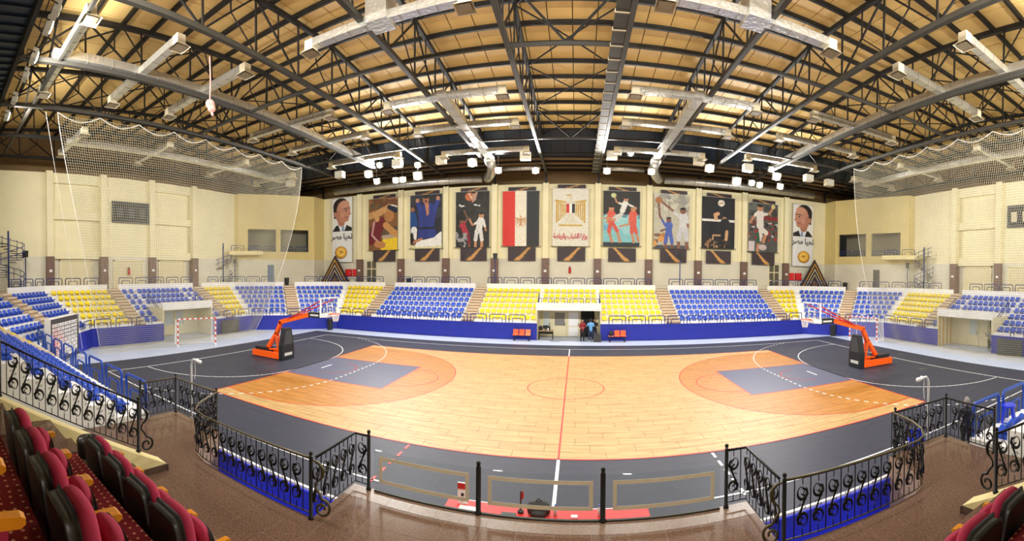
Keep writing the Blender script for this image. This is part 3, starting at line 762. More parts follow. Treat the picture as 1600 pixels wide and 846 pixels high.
spiral((-32.2, -13.2, WALK), 3.9, 'blue spiral stair at the left edge against the plain wall', R=1.3, rz=0.6)

# ------------------------------------------------------------------ roof
RTOP = 18.75; SL = 0.062
def rz_(y): return RTOP - SL * abs(y)
TX = [-33.55 + BAY * i + 0.0 for i in range(14)]
ceil_ = struct('ceiling', MB().b2(-36, 35, -15.2, 15.6, RTOP + 0.35, RTOP + 0.5), 'roof_brown', label='beige panel roof carried on black trusses')
pw = 1.29; x = -36.0
ym, ye, yn = 0.0, 15.6, -15.2
while x < 35:
    for (a, b) in ((yn, ym), (ym, ye)):
        q = MB(); g = 0.025
        q.add([(x + g, a, rz_(a)), (x + pw - g, a, rz_(a)), (x + pw - g, b, rz_(b)), (x + g, b, rz_(b)), (x + g, a, rz_(a) + 0.08), (x + pw - g, a, rz_(a) + 0.08), (x + pw - g, b, rz_(b) + 0.08), (x + g, b, rz_(b) + 0.08)],
              [(0, 1, 2, 3), (7, 6, 5, 4), (0, 4, 5, 1), (1, 5, 6, 2), (2, 6, 7, 3), (3, 7, 4, 0)])
        obj('roof_panel', q, 'roof_beige', ceil_)
    x += pw
for y in np.arange(-15.0, 15.6, 1.72):
    q = MB(); q.b2(-36, 35, y - 0.05, y + 0.05, rz_(y) - 0.22, rz_(y) - 0.005); q.b2(-36, 35, y - 0.05, y + 0.09, rz_(y) - 0.235, rz_(y) - 0.205); obj('purlin', q, 'steel', ceil_)
# dark fascia and lower roofs
q = MB(); q.add([(-36, 15.6, 17.7), (35, 15.6, 17.7), (35, 17.0, 15.9), (-36, 17.0, 15.9), (-36, 15.7, 17.75), (35, 15.7, 17.75), (35, 17.1, 15.95), (-36, 17.1, 15.95)], [(0, 1, 2, 3), (7, 6, 5, 4), (0, 4, 5, 1), (2, 6, 7, 3), (0, 3, 7, 4), (1, 5, 6, 2)])
fa = struct('ceiling_fascia_far', q, 'roof_dark', label='dark navy ribbed fascia at the far end of the roof')
for x in np.arange(-35.5, 35, 1.29):
    obj('fascia_rib', MB().bar((x, 15.57, 17.68), (x, 16.97, 15.88), 0.05, 0.05), 'steel', fa)
q = MB(); q.b2(-36, 35, 17.0, 23, 15.9, 16.0); lo = struct('ceiling_far', q, 'roof_brown', label='low brown ceiling over the far gallery')
for y in (17.1, 18.6, 20.1, 21.6): obj('purlin', MB().b2(-36, 35, y - 0.05, y + 0.05, 15.7, 15.9), 'steel', lo)
struct('wall_far_upper', MB().b2(-36, 35, 22.6, 22.8, 13.5, 16.2), 'roof_brown', label='brown cladding above the far wall')
q = MB(); q.b2(-36, 35, -27, -15.2, 15.75, 15.9); nl = struct('ceiling_near', q, 'roof_dark', label='dark ribbed metal ceiling above the near terrace')
for x in np.arange(-35.5, -6, 0.62): obj('rib', MB().b2(x - 0.04, x + 0.04, -26.9, -15.2, 15.67, 15.75), 'roof_dark', nl)
obj('edge_beam', MB().b2(-36, 35, -15.3, -15.1, 15.45, 18.0), 'steel', nl)
obj('conduit', MB().tube([(-30, -15.6, 15.5), (-19, -16.2, 15.5)], 0.06, 6), 'duct', nl)
for X, s in ((-36, -1), (35, 1)):
    struct('wall_gable_' + ('left' if s < 0 else 'right'), MB().b2(X, X + s * 0.2, -15.4, 23, 13.0, 19.2), 'roof_brown', label='brown gable cladding above the side wall')
# strips between the side wall tops and the gable cladding
struct('trim_left', MB().b2(-36, WLX, -27, 23, WTOP, WTOP + 0.06), 'roof_brown'); struct('trim_right', MB().b2(WRX, 35, -27, 23, WTOP, WTOP + 0.06), 'roof_brown')

BZ = 15.4
member_cache = {}
for ti, X in enumerate(TX):
    t = thing('roof_truss', 'black steel roof truss, %s from the left end of the hall' % nth(ti), 'truss', (X, 0, 0), group='black roof trusses')
    thick = abs(X) < 3.0
    obj('bottom_chord', MB().b2(-0.11, 0.11, -15.2, 21.4, BZ - 0.11, BZ + 0.11), 'steel_grey' if abs(X) < 24 else 'steel', t)
    for (a, b) in ((-15.2, 0), (0, 15.6)):
        obj('top_chord', MB().bar((0, a, rz_(a) - 0.34), (0, b, rz_(b) - 0.34), 0.2, 0.22), 'steel', t)
    ys = [-15.0 + 3.09 * k for k in range(11)]
    obj('end_post', MB().b2(-0.09, 0.09, 21.1, 21.3, WTOP, BZ), 'steel', t)
    obj('end_post', MB().b2(-0.09, 0.09, 15.5, 15.66, BZ, 17.6), 'steel', t)
    for k, y in enumerate(ys):
        zt = rz_(y) - 0.34
        obj('web_post', MB().bar((0, y, BZ), (0, y, zt), 0.08), 'steel', t)
        if k < len(ys) - 1:
            y2 = ys[k + 1]; zt2 = rz_(y2) - 0.34; ymid = (y + y2) / 2
            if k % 2 == 0: p0, p1 = (0, y, BZ), (0, y2, zt2)
            else: p0, p1 = (0, y, zt), (0, y2, BZ)
            obj('web_diagonal', MB().bar(p0, p1, 0.08), 'steel', t)
            zm = (p0[2] + p1[2]) / 2; obj('web_strut', MB().bar((0, ymid, zm), (0, ymid, rz_(ymid) - 0.34), 0.06), 'steel', t)
            q0 = y2 if k % 2 == 0 else y; obj('web_strut', MB().bar((0, ymid, zm), (0, q0, BZ + 0.05 if k % 2 == 0 else BZ + 0.05), 0.05), 'steel', t)
# longitudinal ties
for n_, y in enumerate((-13.3, -1.2, 11.2)):
    tag(obj('tie_beam', MB().b2(-34, 34, y - 0.07, y + 0.07, BZ - 0.0, BZ + 0.14), 'steel_grey'), 'long grey tie beam under the trusses, %s from the terrace' % nth(n_), 'beam', 'tie beams')
# cross bracing in the bays along the middle and the sides
def brace(x0, x1, label):
    t = thing('roof_bracing', label, 'bracing', group='roof bracing')
    ys = [-15 + 5.15 * k for k in range(7)]
    for a, b in zip(ys[:-1], ys[1:]):
        obj('brace_rod', MB().bar((x0, a, rz_(a) - 0.4), (x1, b, rz_(b) - 0.4), 0.06), 'steel', t); obj('brace_rod', MB().bar((x1, a, rz_(a) - 0.4), (x0, b, rz_(b) - 0.4), 0.06), 'steel', t)
    xm = (x0 + x1) / 2
    for y in (-13.3, -1.2, 11.2):
        for xx in (x0, x1): obj('tie_strut', MB().bar((xm, y, BZ + 0.1), (xx, y, rz_(y) - 0.4), 0.09), 'steel', t)
for i in (1, 2, 6, 10, 11):
    brace(TX[i], TX[i + 1], 'black cross bracing between the %s and %s trusses' % (nth(i), nth(i + 1)))
# cable tray beside the truss right of the middle
t = thing('cable_tray', 'grey cable tray strapped along the truss right of the middle', 'cable tray', (2.1, 0, BZ - 0.02))
obj('tray', MB().b2(-0.26, 0.26, -15, 21.2, -0.05, 0.05), 'steel_grey', t)
for y in np.arange(-14, 21, 1.15): obj('strap', MB().b2(-0.29, 0.29, y - 0.04, y + 0.04, -0.065, 0.06), 'grille_white', t)

# ------------------------------------------------------------------ ducts
def duct_run(X, ys, x_half, y_end, label):
    t = thing('air_duct', 'silver insulated air duct, ' + label, 'duct', (X, 0, BZ + (0.3 if 15 < abs(X) < 20 else -0.12)), group='silver air ducts')
    tr = MB(); 
    ts = ys[0] - 0.5 if abs(X) > 10 else 2.2
    obj('trunk', MB().b2(-0.27, 0.27, ts, y_end, -0.2, 0.2), 'duct', t)
    if ts > 0: obj('riser_box', MB().b2(-0.45, 0.45, ys[0] - 0.45, ys[0] + 0.45, -0.25, 0.9), 'duct', t)
    for y in np.arange(ts + 0.4, y_end, 1.3): obj('duct_band', MB().b2(-0.28, 0.28, y - 0.02, y + 0.02, -0.21, 0.21), 'duct_band', t)
    for y in ys:
        b = obj('branch', MB().b2(-x_half, x_half, y - 0.2, y + 0.2, -0.16, 0.16), 'duct', t)
        for xx in np.arange(-x_half + 0.5, x_half, 0.75):
            if abs(xx) > 0.5: obj('duct_band', MB().b2(xx - 0.02, xx + 0.02, y - 0.21, y + 0.21, -0.17, 0.17), 'duct_band', b)
        for s in (-1, 1):
            gx = s * (x_half + 0.0)
            d = obj('diffuser', MB().b2(gx - 0.2, gx + 0.2, y - 0.21, y + 0.21, -0.22, 0.17), 'grille_white', t)
            q = MB(); A_, B_ = 0.2, 0.37; z0, z1 = -0.2, -0.38
            q.add([(gx - A_, y - A_, z0), (gx + A_, y - A_, z0), (gx + A_, y + A_, z0), (gx - A_, y + A_, z0), (gx - B_, y - B_, z1), (gx + B_, y - B_, z1), (gx + B_, y + B_, z1), (gx - B_, y + B_, z1)], [(0, 4, 5, 1), (1, 5, 6, 2), (2, 6, 7, 3), (3, 7, 4, 0), (0, 1, 2, 3)])
            obj('grille', q, 'grille_white', d)
            q = MB(); q.add([(gx - 0.26, y - 0.26, -0.37), (gx + 0.26, y - 0.26, -0.37), (gx + 0.26, y + 0.26, -0.37), (gx - 0.26, y + 0.26, -0.37), (gx, y, -0.23)], [(0, 1, 4), (1, 2, 4), (2, 3, 4), (3, 0, 4), (3, 2, 1, 0)])
            obj('grille_core', q, 'grille_core', d)
YS = [-13.1, -8.9, -4.9, 2.6, 7.2, 13.0]
duct_run(-18.05, YS, 3.5, 14.5, 'second from the left wall')
duct_run(-7.0, YS[2:], 3.4, 14.6, 'left of the middle trusses')
duct_run(7.0, YS[2:], 3.5, 14.6, 'right of the middle trusses')
duct_run(17.95, YS, 3.4, 14.5, 'second from the right wall')
duct_run(-28.5, [-9.0, -2.0, 6.0, 12.5], 2.6, 14, 'nearest the left wall')
duct_run(28.3, [-9.0, -2.0, 6.0, 12.5], 2.6, 14, 'nearest the right wall')
# ducts along the far gallery
for a, b, z, y, lab in ((-26, -8.9, 14.75, 20.2, 'along the far gallery on the left'), (8.9, 26, 14.75, 20.2, 'along the far gallery on the right'), (-6.6, -3, 15.2, 18.5, 'short, under the far ceiling left of the middle'), (3, 6.6, 15.2, 18.5, 'short, under the far ceiling right of the middle')):
    t = thing('air_duct', 'silver round duct ' + lab, 'duct', (0, y, z), group='far gallery ducts')
    obj('duct_pipe', MB().tube([(a, 0, 0), (b, 0, 0)], 0.34 if z < 15 else 0.22, 10), 'duct', t, smooth=True)
    for x in np.arange(a + 0.6, b, 1.2): obj('duct_band', MB().tube([(x - 0.03, 0, 0), (x + 0.03, 0, 0)], 0.355 if z < 15 else 0.235, 10), 'duct_band', t)
for s in (-1, 1):
    t = tag(obj('duct_elbow', MB().tube([(s * 7, 14.7, 15.05), (s * 7.1, 16.6, 14.9), (s * 7.6, 18.4, 14.8), (s * 8.3, 20.0, 14.75)], 0.45, 10), 'duct', smooth=True), 'thick silver duct elbow bending to the far gallery on the ' + ('left' if s < 0 else 'right'), 'duct', 'duct elbows')

# ------------------------------------------------------------------ floodlights
LIGHTS = 0
def flood(x, y, z, tilt_to, lit, label, big=False, double=False, light=True, k=1.0):
    global LIGHTS
    d = Vector(tilt_to) - Vector((x, y, z)); d.normalize()
    t = thing('floodlight', label, 'lamp', (x, y, z), 0, 'floodlights')
    t.rotation_mode = 'QUATERNION'; t.rotation_quaternion = d.to_track_quat('-Z', 'Y')
    w = 0.42 if big else 0.3
    obj('housing', MB().b2(-w, w, -w * 0.8, w * 0.8, 0.0, 0.25), 'lamp_body', t)
    for s in ((-1, 1) if double else (0,)):
        r = 0.36 if big else 0.26
        if double: r = 0.13
        obj('lens', MB().lathe([(r * 0.3, -0.06), (r * 0.8, -0.04), (r, 0.0)], 14, (s * w * 0.5, 0, 0)), 'lamp_lens' if lit else 'lamp_off', t)
    obj('bracket', MB().tube([(-w - 0.04, 0, 0.12), (-w - 0.04, 0, 0.45), (w + 0.04, 0, 0.45), (w + 0.04, 0, 0.12)], 0.025, 5), 'steel', t)
    inv = t.rotation_quaternion.inverted(); zz = 15.56 - z
    obj('dropper', MB().bar(inv @ Vector((0, 0, 0.1)), inv @ Vector((0, 0, zz)), 0.05), 'steel', t)
    if lit and light:
        L = bpy.data.lights.new('floodlight_beam', 'AREA'); L.shape = 'DISK'; L.size = 0.7; L.energy = LAMP_W * k * (1.5 if big else 1.0); L.color = LAMP_COL
        o = bpy.data.objects.new('floodlight_beam', L); COL.objects.link(o); o.parent = t; o.location = (0, 0, -0.12)
for y_, z_, l_ in ((15.2, 15.56, 'far'), (-14.6, 15.56, 'near')): tag(obj('lamp_rail', MB().tube([(-27, y_, z_), (27, y_, z_)], 0.05, 6), 'steel'), 'thin black pipe that carries the %s row of floodlights' % l_, 'pipe', 'lamp rails')
FL = [(-18.8, 14.9, 1), (-13.7, 14.2, 1), (-8.6, 15.0, 1), (11.9, 14.9, 1), (14.5, 14.0, 1), (18.6, 14.9, 1), (-17.6, 15.6, 0), (-17.9, 14.1, 0), (-15.9, 14.0, 0), (-15.2, 14.0, 0), (-13.7, 15.2, 0), (-6.3, 14.2, 0), (-6.2, 15.9, 0), (-3.1, 14.1, 0), (2.9, 14.1, 0), (4.9, 15.7, 0), (6.7, 14.2, 0), (16.0, 14.0, 0), (16.8, 13.9, 0), (18.0, 15.5, 0), (19.0, 14.0, 0)]
for i, (x, z, b) in enumerate(sorted(FL)):
    flood(x, 15.2, z, (x * 0.8, -14, 1.0), True, '%s lit floodlight, %s from the left in the far lamp row' % ('large white' if b else 'small warm', nth(i)), bool(b))
for i, (x, lit, dbl) in enumerate([(-13.9, False, True), (-14.9, True, False), (-17.2, True, False), (-18.9, False, True), (-21.6, False, True)]):
    flood(x, -14.6, 15.0, (x * 0.9, 14, 5.0), lit, '%s floodlight, %s along the edge of the dark near ceiling' % ('lit' if lit else 'unlit twin', nth(i)), False, dbl, k=1.5)
# the same row of lamps goes on along the near ceiling edge, above and behind the view
for i, x in enumerate((-24, -11, -8, -5, -2, 1, 4, 7, 10, 13, 16, 19, 22, 25)):
    flood(x, -14.6, 15.0, (x * 0.95, 17, 6.0), True, 'lit floodlight, %s in the near lamp row above the terrace' % nth(i), k=1.5)
# loudspeaker boxes hung below the trusses
for i, (x, z) in enumerate([(-27.4, 15.0), (-21.2, 15.0), (-15.1, 15.3), (-11.0, 15.2), (-3.8, 15.1), (3.2, 15.2), (10.5, 15.2), (15.0, 15.1), (21.3, 15.0), (23.7, 14.9)]):
    t = thing('ceiling_loudspeaker', 'cream box loudspeaker hung from the roof, %s from the left' % nth(i), 'loudspeaker', (x, 13.9, z - 0.45), group='hung loudspeakers')
    obj('cabinet', MB().b2(-0.42, 0.42, -0.3, 0.3, 0, 0.62), 'grille_white', t); obj('front_grille', MB().b2(-0.36, 0.36, -0.32, -0.301, 0.06, 0.56), 'lamp_body', t)
    obj('hanger', MB().bar((0, 0, 0.62), (0, 0, 1.0), 0.05), 'steel', t)

# ------------------------------------------------------------------ banners on the far wall
YB = WF - 0.5
SKIN, DK = (190, 136, 100), (30, 30, 34)
def human(p, x, y, h, shirt, legs, arms, hair=(30, 26, 24), skin=SKIN, legp=None, lean=0.0):
    """simple printed athlete: head at (x,y); h = figure height in banner heights"""
    a = p.asp; hw = h * 0.095 * a
    nx, ny = x + lean * 0.2, y + h * 0.09
    p.limb([(nx, ny + h * 0.03), (x + lean, y + h * 0.42)], hw * 1.9, shirt)
    p.ell(nx, ny + h * 0.07, hw * 1.35, h * 0.05, shirt)
    for q in (legp or [[(x + lean - hw * 0.6, y + h * 0.45), (x + lean - hw, y + h * 0.7), (x + lean - hw, y + h)], [(x + lean + hw * 0.6, y + h * 0.45), (x + lean + hw, y + h * 0.7), (x + lean + hw, y + h)]]):
        p.limb(q, hw * 0.85, skin); p.limb(q[:2], hw * 1.15, legs)
    for q in arms: p.limb(q, hw * 0.6, skin); p.limb([q[0], ((q[0][0] + q[1][0]) / 2, (q[0][1] + q[1][1]) / 2)], hw * 0.75, shirt)
    p.ell(x, y, hw * 0.8, h * 0.075, skin); p.ell(x, y - h * 0.055, hw * 0.75, h * 0.03, hair)
def new(bg, n=0.0):
    p = Paint(84, 135, bg)
    return p
def art_wrestling():
    p = new((128, 88, 52)); p.blotch(0, 0, 1, 0.3, [(150, 100, 60), (110, 70, 44), (96, 84, 60)], 24, 0.12); p.rect(0, 0.55, 1, 0.75, (92, 76, 58))
    p.poly([(0.5, 0.78), (1, 0.74), (1, 1), (0.42, 1)], (236, 200, 40)); p.poly([(0.45, 0.72), (1, 0.68), (1, 0.76), (0.5, 0.79)], (180, 160, 140))
    p.limb([(0.05, 0.33), (0.4, 0.27), (0.72, 0.18)], 0.2, (198, 150, 96)); p.limb([(0.72, 0.18), (0.95, 0.25)], 0.14, (28, 36, 60)); p.limb([(0.8, 0.14), (1, 0.18)], 0.04, (230, 230, 230))
    p.poly([(0.1, 0.55), (0.3, 0.4), (0.5, 0.35), (0.62, 0.5), (0.45, 0.66), (0.4, 0.86), (0.02, 0.9), (0, 0.7)], (112, 30, 40)); p.limb([(0.2, 0.45), (0.12, 0.7), (0.35, 0.84)], 0.06, (206, 160, 160))
    p.ell(0.72, 0.35, 0.17, 0.11, (178, 122, 72)); p.limb([(0.6, 0.52), (0.85, 0.66), (0.98, 0.7)], 0.2, (200, 144, 84)); p.limb([(0.3, 0.88), (0.5, 0.9)], 0.2, (190, 132, 80)); p.limb([(0.3, 0.4), (0.25, 0.3), (0.5, 0.22)], 0.16, (204, 156, 100))
    return p.noise(0.1, 3)
def art_judo():
    p = new((34, 36, 48)); p.blotch(0, 0, 1, 0.5, [(30, 40, 60), (24, 26, 34), (48, 50, 60)], 24, 0.12); p.rect(0, 0.93, 1, 1, (214, 210, 160))
    p.ell(0.07, 0.27, 0.07, 0.05, (150, 100, 76)); p.limb([(0.08, 0.38), (0.12, 0.55)], 0.24, (24, 72, 136)); p.limb([(0.12, 0.65), (0.1, 0.85)], 0.2, (232, 232, 226))
    p.poly([(0.25, 0.25), (0.45, 0.16), (0.7, 0.16), (0.85, 0.3), (0.75, 0.6), (0.9, 0.8), (0.25, 0.82), (0.28, 0.6)], (36, 52, 128)); p.poly([(0.46, 0.16), (0.6, 0.16), (0.6, 0.36), (0.53, 0.4)], (184, 128, 96))
    p.limb([(0.32, 0.28), (0.24, 0.14)], 0.14, (40, 58, 136)); p.limb([(0.78, 0.28), (0.88, 0.12)], 0.14, (40, 58, 136)); p.ell(0.23, 0.1, 0.06, 0.04, SKIN); p.ell(0.88, 0.08, 0.06, 0.04, SKIN); p.ell(0.5, 0.09, 0.1, 0.075, (170, 112, 84)); p.ell(0.5, 0.04, 0.1, 0.035, (40, 30, 28)); p.ell(0.5, 0.12, 0.04, 0.02, (60, 30, 30))
    p.poly([(0.15, 0.93), (0.25, 0.86), (0.6, 0.82), (0.75, 0.8), (0.95, 0.7), (1, 0.7), (1, 0.95), (0.2, 0.97)], (236, 236, 230)); p.ell(0.1, 0.88, 0.1, 0.06, (90, 60, 48)); p.limb([(0.12, 0.88), (0.36, 0.82)], 0.08, (176, 124, 92)); p.ell(0.05, 0.8, 0.06, 0.1, (20, 20, 22)); p.limb([(0.3, 0.62), (0.75, 0.62)], 0.05, (20, 22, 40))
    return p.noise(0.08, 3)
def art_dunk():
    p = new((38, 38, 36)); p.blotch(0, 0.1, 1, 0.5, [(28, 28, 28), (54, 52, 46), (44, 42, 40)], 30, 0.12)
    p.ell(0.42, 0.09, 0.14, 0.075, (186, 104, 64)); p.limb([(0.4, 0.03), (0.5, 0.15)], 0.03, (230, 210, 190)); p.poly([(0.5, 0.06), (0.66, 0.0), (0.6, 0.16), (0.48, 0.2)], (190, 150, 130))
    for x in (0.12, 0.17, 0.23, 0.57, 0.62, 0.7): p.ell(x, 0.25 + 0.015 * math.sin(x * 40), 0.03, 0.014, (240, 244, 246))
    human(p, 0.77, 0.43, 0.62, (220, 220, 214), (214, 214, 208), [[(0.68, 0.55), (0.5, 0.6), (0.42, 0.5)], [(0.84, 0.55), (0.9, 0.7)]], lean=-0.08)
    human(p, 0.18, 0.53, 0.55, (168, 40, 56), (120, 30, 40), [[(0.2, 0.62), (0.36, 0.48), (0.26, 0.34)]], lean=0.14, skin=(120, 82, 60)); p.blotch(0, 0.7, 0.3, 1, [(60, 50, 48), (150, 150, 150), (34, 34, 34)], 24, 0.06)
    return p.noise(0.12, 3)
def eagle(p, cx, cy, s, gold, body, shield=True):
    a = p.asp
    for k in (-1, 1):
        for j in range(6):
            f_ = j / 5; x = cx + k * s * (0.12 + 0.3 * f_); p.limb([(x, cy - s * 0.34 / a * (0.6 + 0.3 * f_) * 1.0), (cx + k * s * (0.1 + 0.32 * f_), cy + s * (0.02 + 0.30 * f_) / a)], s * 0.045, gold)
        p.limb([(cx + k * s * 0.1, cy - s * 0.28 / a), (cx + k * s * 0.46, cy - s * 0.34 / a)], s * 0.05, gold)
    p.poly([(cx - s * 0.14, cy - s * 0.3 / a), (cx + s * 0.14, cy - s * 0.3 / a), (cx + s * 0.1, cy + s * 0.1 / a), (cx, cy + s * 0.2 / a), (cx - s * 0.1, cy + s * 0.1 / a)], body)
    if shield:
        for k, c in ((-1, (200, 50, 44)), (0, (244, 242, 236)), (1, (40, 42, 44))): p.rect(cx + k * s * 0.09 - s * 0.045, cy - s * 0.24 / a, cx + k * s * 0.09 + s * 0.045, cy + s * 0.04 / a, c)
    p.ell(cx, cy - s * 0.42 / a, s * 0.06, s * 0.09 / a, body); p.limb([(cx, cy - s * 0.5 / a), (cx - s * 0.12, cy - s * 0.5 / a)], s * 0.035, gold)
    p.poly([(cx - s * 0.08, cy + s * 0.12 / a), (cx + s * 0.08, cy + s * 0.12 / a), (cx + s * 0.2, cy + s * 0.36 / a), (cx - s * 0.2, cy + s * 0.36 / a)], body); p.limb([(cx - s * 0.34, cy + s * 0.42 / a), (cx + s * 0.34, cy + s * 0.42 / a)], s * 0.05, gold)
def art_flag():
    p = new((232, 226, 206)); p.rect(0, 0, 0.345, 1, (212, 52, 42)); p.rect(0.66, 0, 1, 1, (44, 46, 48)); eagle(p, 0.5, 0.55, 0.32, (188, 134, 84), (196, 150, 104), False); return p.noise(0.04, 4)
def art_crest():
    p = new((222, 219, 204)); eagle(p, 0.5, 0.40, 0.92, (198, 162, 72), (214, 208, 186)); return p.noise(0.03, 4)
def art_handball():
    p = new((40, 38, 36)); p.rect(0, 0.42, 1, 0.55, (96, 130, 150)); p.rect(0, 0.5, 1, 0.93, (128, 190, 196)); p.blotch(0.1, 0.45, 0.9, 0.75, [(110, 170, 200), (150, 204, 206)], 16, 0.12); p.rect(0, 0.93, 1, 1, (40, 50, 56))
    human(p, 0.22, 0.32, 0.6, (214, 92, 74), (206, 86, 70), [[(0.15, 0.42), (0.1, 0.58)]], legp=[[(0.2, 0.58), (0.16, 0.74), (0.24, 0.92)], [(0.25, 0.58), (0.38, 0.72), (0.46, 0.92)]]); human(p, 0.82, 0.32, 0.6, (214, 92, 74), (206, 86, 70), [[(0.74, 0.42), (0.7, 0.6), (0.45, 0.64)]], legp=[[(0.78, 0.58), (0.78, 0.74), (0.84, 0.92)], [(0.84, 0.58), (0.9, 0.74), (0.97, 0.9)]])
    human(p, 0.62, 0.15, 0.5, (224, 224, 216), (206, 206, 198), [[(0.52, 0.24), (0.36, 0.2), (0.3, 0.1)], [(0.72, 0.25), (0.9, 0.3)]], legp=[[(0.48, 0.42), (0.28, 0.5), (0.05, 0.5)], [(0.5, 0.42), (0.38, 0.52), (0.2, 0.52)]], lean=-0.1)
    p.ell(0.28, 0.08, 0.07, 0.042, (196, 206, 150)); return p.noise(0.08, 3)
def art_block():
    p = new((186, 184, 166)); p.blotch(0, 0, 1, 0.3, [(200, 198, 182), (168, 166, 150), (150, 148, 140)], 30, 0.09); p.limb([(0.42, 0), (0.42, 0.5)], 0.02, (110, 110, 104)); p.rect(0, 0.94, 1, 1, (70, 74, 80)); p.blotch(0, 0.75, 0.35, 0.93, [(214, 150, 80), (170, 120, 70), (120, 90, 70)], 16, 0.07)
    human(p, 0.42, 0.47, 0.6, (74, 96, 176), (74, 96, 176), [[(0.32, 0.58), (0.16, 0.4), (0.13, 0.18)], [(0.5, 0.6), (0.2, 0.68)]], skin=(116, 78, 58)); human(p, 0.82, 0.3, 0.75, (206, 206, 206), (198, 198, 200), [[(0.7, 0.4), (0.45, 0.26), (0.2, 0.14)], [(0.94, 0.42), (0.97, 0.58)]], skin=(132, 92, 70)); p.ell(0.13, 0.12, 0.1, 0.062, (166, 108, 70)); return p.noise(0.08, 3)
def art_volley():
    p = new((18, 20, 26)); p.rect(0, 0.43, 1, 0.475, (226, 224, 216)); p.ell(0.58, 0.11, 0.1, 0.065, (226, 220, 206)); p.limb([(0.52, 0.12), (0.64, 0.1)], 0.03, (180, 110, 60)); p.ell(0.68, 0.42, 0.07, 0.045, SKIN); p.limb([(0.42, 0.42), (0.4, 0.34), (0.48, 0.32)], 0.11, (206, 160, 118)); p.limb([(0.7, 0.5), (0.72, 0.68)], 0.3, (22, 24, 32)); p.limb([(0.76, 0.66), (0.74, 0.82)], 0.09, (206, 160, 118)); p.limb([(0.55, 0.74), (0.34, 0.74), (0.32, 0.84), (0.46, 0.97)], 0.05, (190, 150, 110)); p.blotch(0.1, 0.84, 0.75, 0.97, [(150, 110, 70), (80, 62, 46), (30, 30, 34)], 26, 0.05); return p
def art_shoot():
    p = new((78, 80, 78)); p.blotch(0, 0.05, 1, 0.3, [(60, 64, 64), (100, 104, 98), (54, 54, 52)], 24, 0.1); p.rect(0.5, 0.26, 1, 0.34, (128, 38, 40)); p.blotch(0, 0.35, 1, 0.75, [(150, 50, 48), (70, 66, 62), (196, 190, 184), (40, 40, 42), (90, 80, 70)], 90, 0.05)
    human(p, 0.38, 0.1, 0.85, (226, 220, 210), (222, 216, 206), [[(0.28, 0.2), (0.14, 0.3), (0.05, 0.4)], [(0.5, 0.22), (0.7, 0.2), (0.8, 0.1)]], legp=[[(0.44, 0.52), (0.6, 0.6), (0.5, 0.78)], [(0.42, 0.52), (0.36, 0.74), (0.3, 0.97)]]); p.ell(0.83, 0.05, 0.07, 0.045, (214, 196, 130)); p.limb([(0.3, 0.62), (0.34, 0.8)], 0.1, (40, 92, 70)); p.ell(0.48, 0.9, 0.14, 0.06, (196, 180, 180)); p.rect(0.0, 0.78, 0.2, 0.98, (206, 196, 196)); return p.noise(0.1, 2)
def art_portrait(flip):
    p = Paint(60, 160, (232, 232, 228)); A = p.asp
    p.poly([(0, 0.52), (0.2, 0.43), (0.6, 0.4), (1, 0.47), (1, 0.52)], (30, 30, 34)); p.poly([(0.3, 0.41), (0.58, 0.36), (0.72, 0.42), (0.62, 0.52), (0.42, 0.52)], (226, 230, 236)); p.poly([(0.5, 0.44), (0.6, 0.44), (0.64, 0.52), (0.48, 0.52)], (140, 160, 186))
    p.poly([(0.28, 0.34), (0.66, 0.34), (0.62, 0.42), (0.5, 0.45), (0.32, 0.42)], (172, 118, 96)); p.ell(0.45, 0.135, 0.4, 0.135, (34, 26, 26)); p.poly([(0.05, 0.13), (0.2, 0.12), (0.26, 0.3), (0.1, 0.32)], (34, 26, 26))
    p.ell(0.57, 0.2, 0.34, 0.155, (196, 140, 116)); p.ell(0.62, 0.1, 0.24, 0.06, (206, 152, 128)); p.ell(0.3, 0.27, 0.1, 0.09, (180, 124, 102)); p.ell(0.6, 0.33, 0.24, 0.05, (188, 130, 106)); p.ell(0.16, 0.25, 0.07, 0.04, (186, 126, 104)); p.poly([(0.86, 0.2), (0.96, 0.26), (0.84, 0.28)], (188, 130, 108))
    p.limb([(0.6, 0.17), (0.78, 0.165)], 0.035, (50, 36, 34)); p.limb([(0.84, 0.165), (0.9, 0.17)], 0.03, (50, 36, 34)); p.ell(0.7, 0.2, 0.05, 0.009, (50, 40, 40)); p.limb([(0.66, 0.305), (0.86, 0.3)], 0.03, (150, 76, 74)); p.ell(0.5, 0.27, 0.08, 0.03, (204, 150, 126))
    p.rect(0, 0.523, 1, 1, (228, 230, 230))
    p.ell(0.45, 0.85, 0.3, 0.1, (132, 84, 22)); p.ell(0.46, 0.845, 0.27, 0.092, (214, 160, 50)); p.ell(0.46, 0.845, 0.2, 0.066, (240, 200, 92)); p.limb([(0.36, 0.83), (0.56, 0.85)], 0.05, (176, 120, 34)); p.limb([(0.4, 0.87), (0.52, 0.82)], 0.04, (176, 120, 34))
    if flip: p.a = p.a[:, ::-1].copy()
    return p
def text(body, parent, x, y, z, size, m, width=None):
    cu = bpy.data.curves.new('lettering', 'FONT'); cu.body = body; cu.size = size; cu.align_x = 'CENTER'; cu.extrude = 0.004; cu.offset = 0.012
    o = bpy.data.objects.new('lettering', cu); COL.objects.link(o); o.parent = parent; o.location = (x, y, z); o.rotation_euler = (PI / 2, 0, 0); cu.materials.append(MATS[m])
    me = bpy.data.meshes.new_from_object(o.evaluated_get(bpy.context.evaluated_depsgraph_get())); q = link('lettering', me, m, parent, (x, y, z)); q.rotation_euler = (PI / 2, 0, 0); q['kind'] = 'stuff'
    bpy.data.objects.remove(o); return q
AR1 = '\uFEAE\uFEBC\uFEE3 \uFE8E\uFEF4\uFEA4\uFE97'
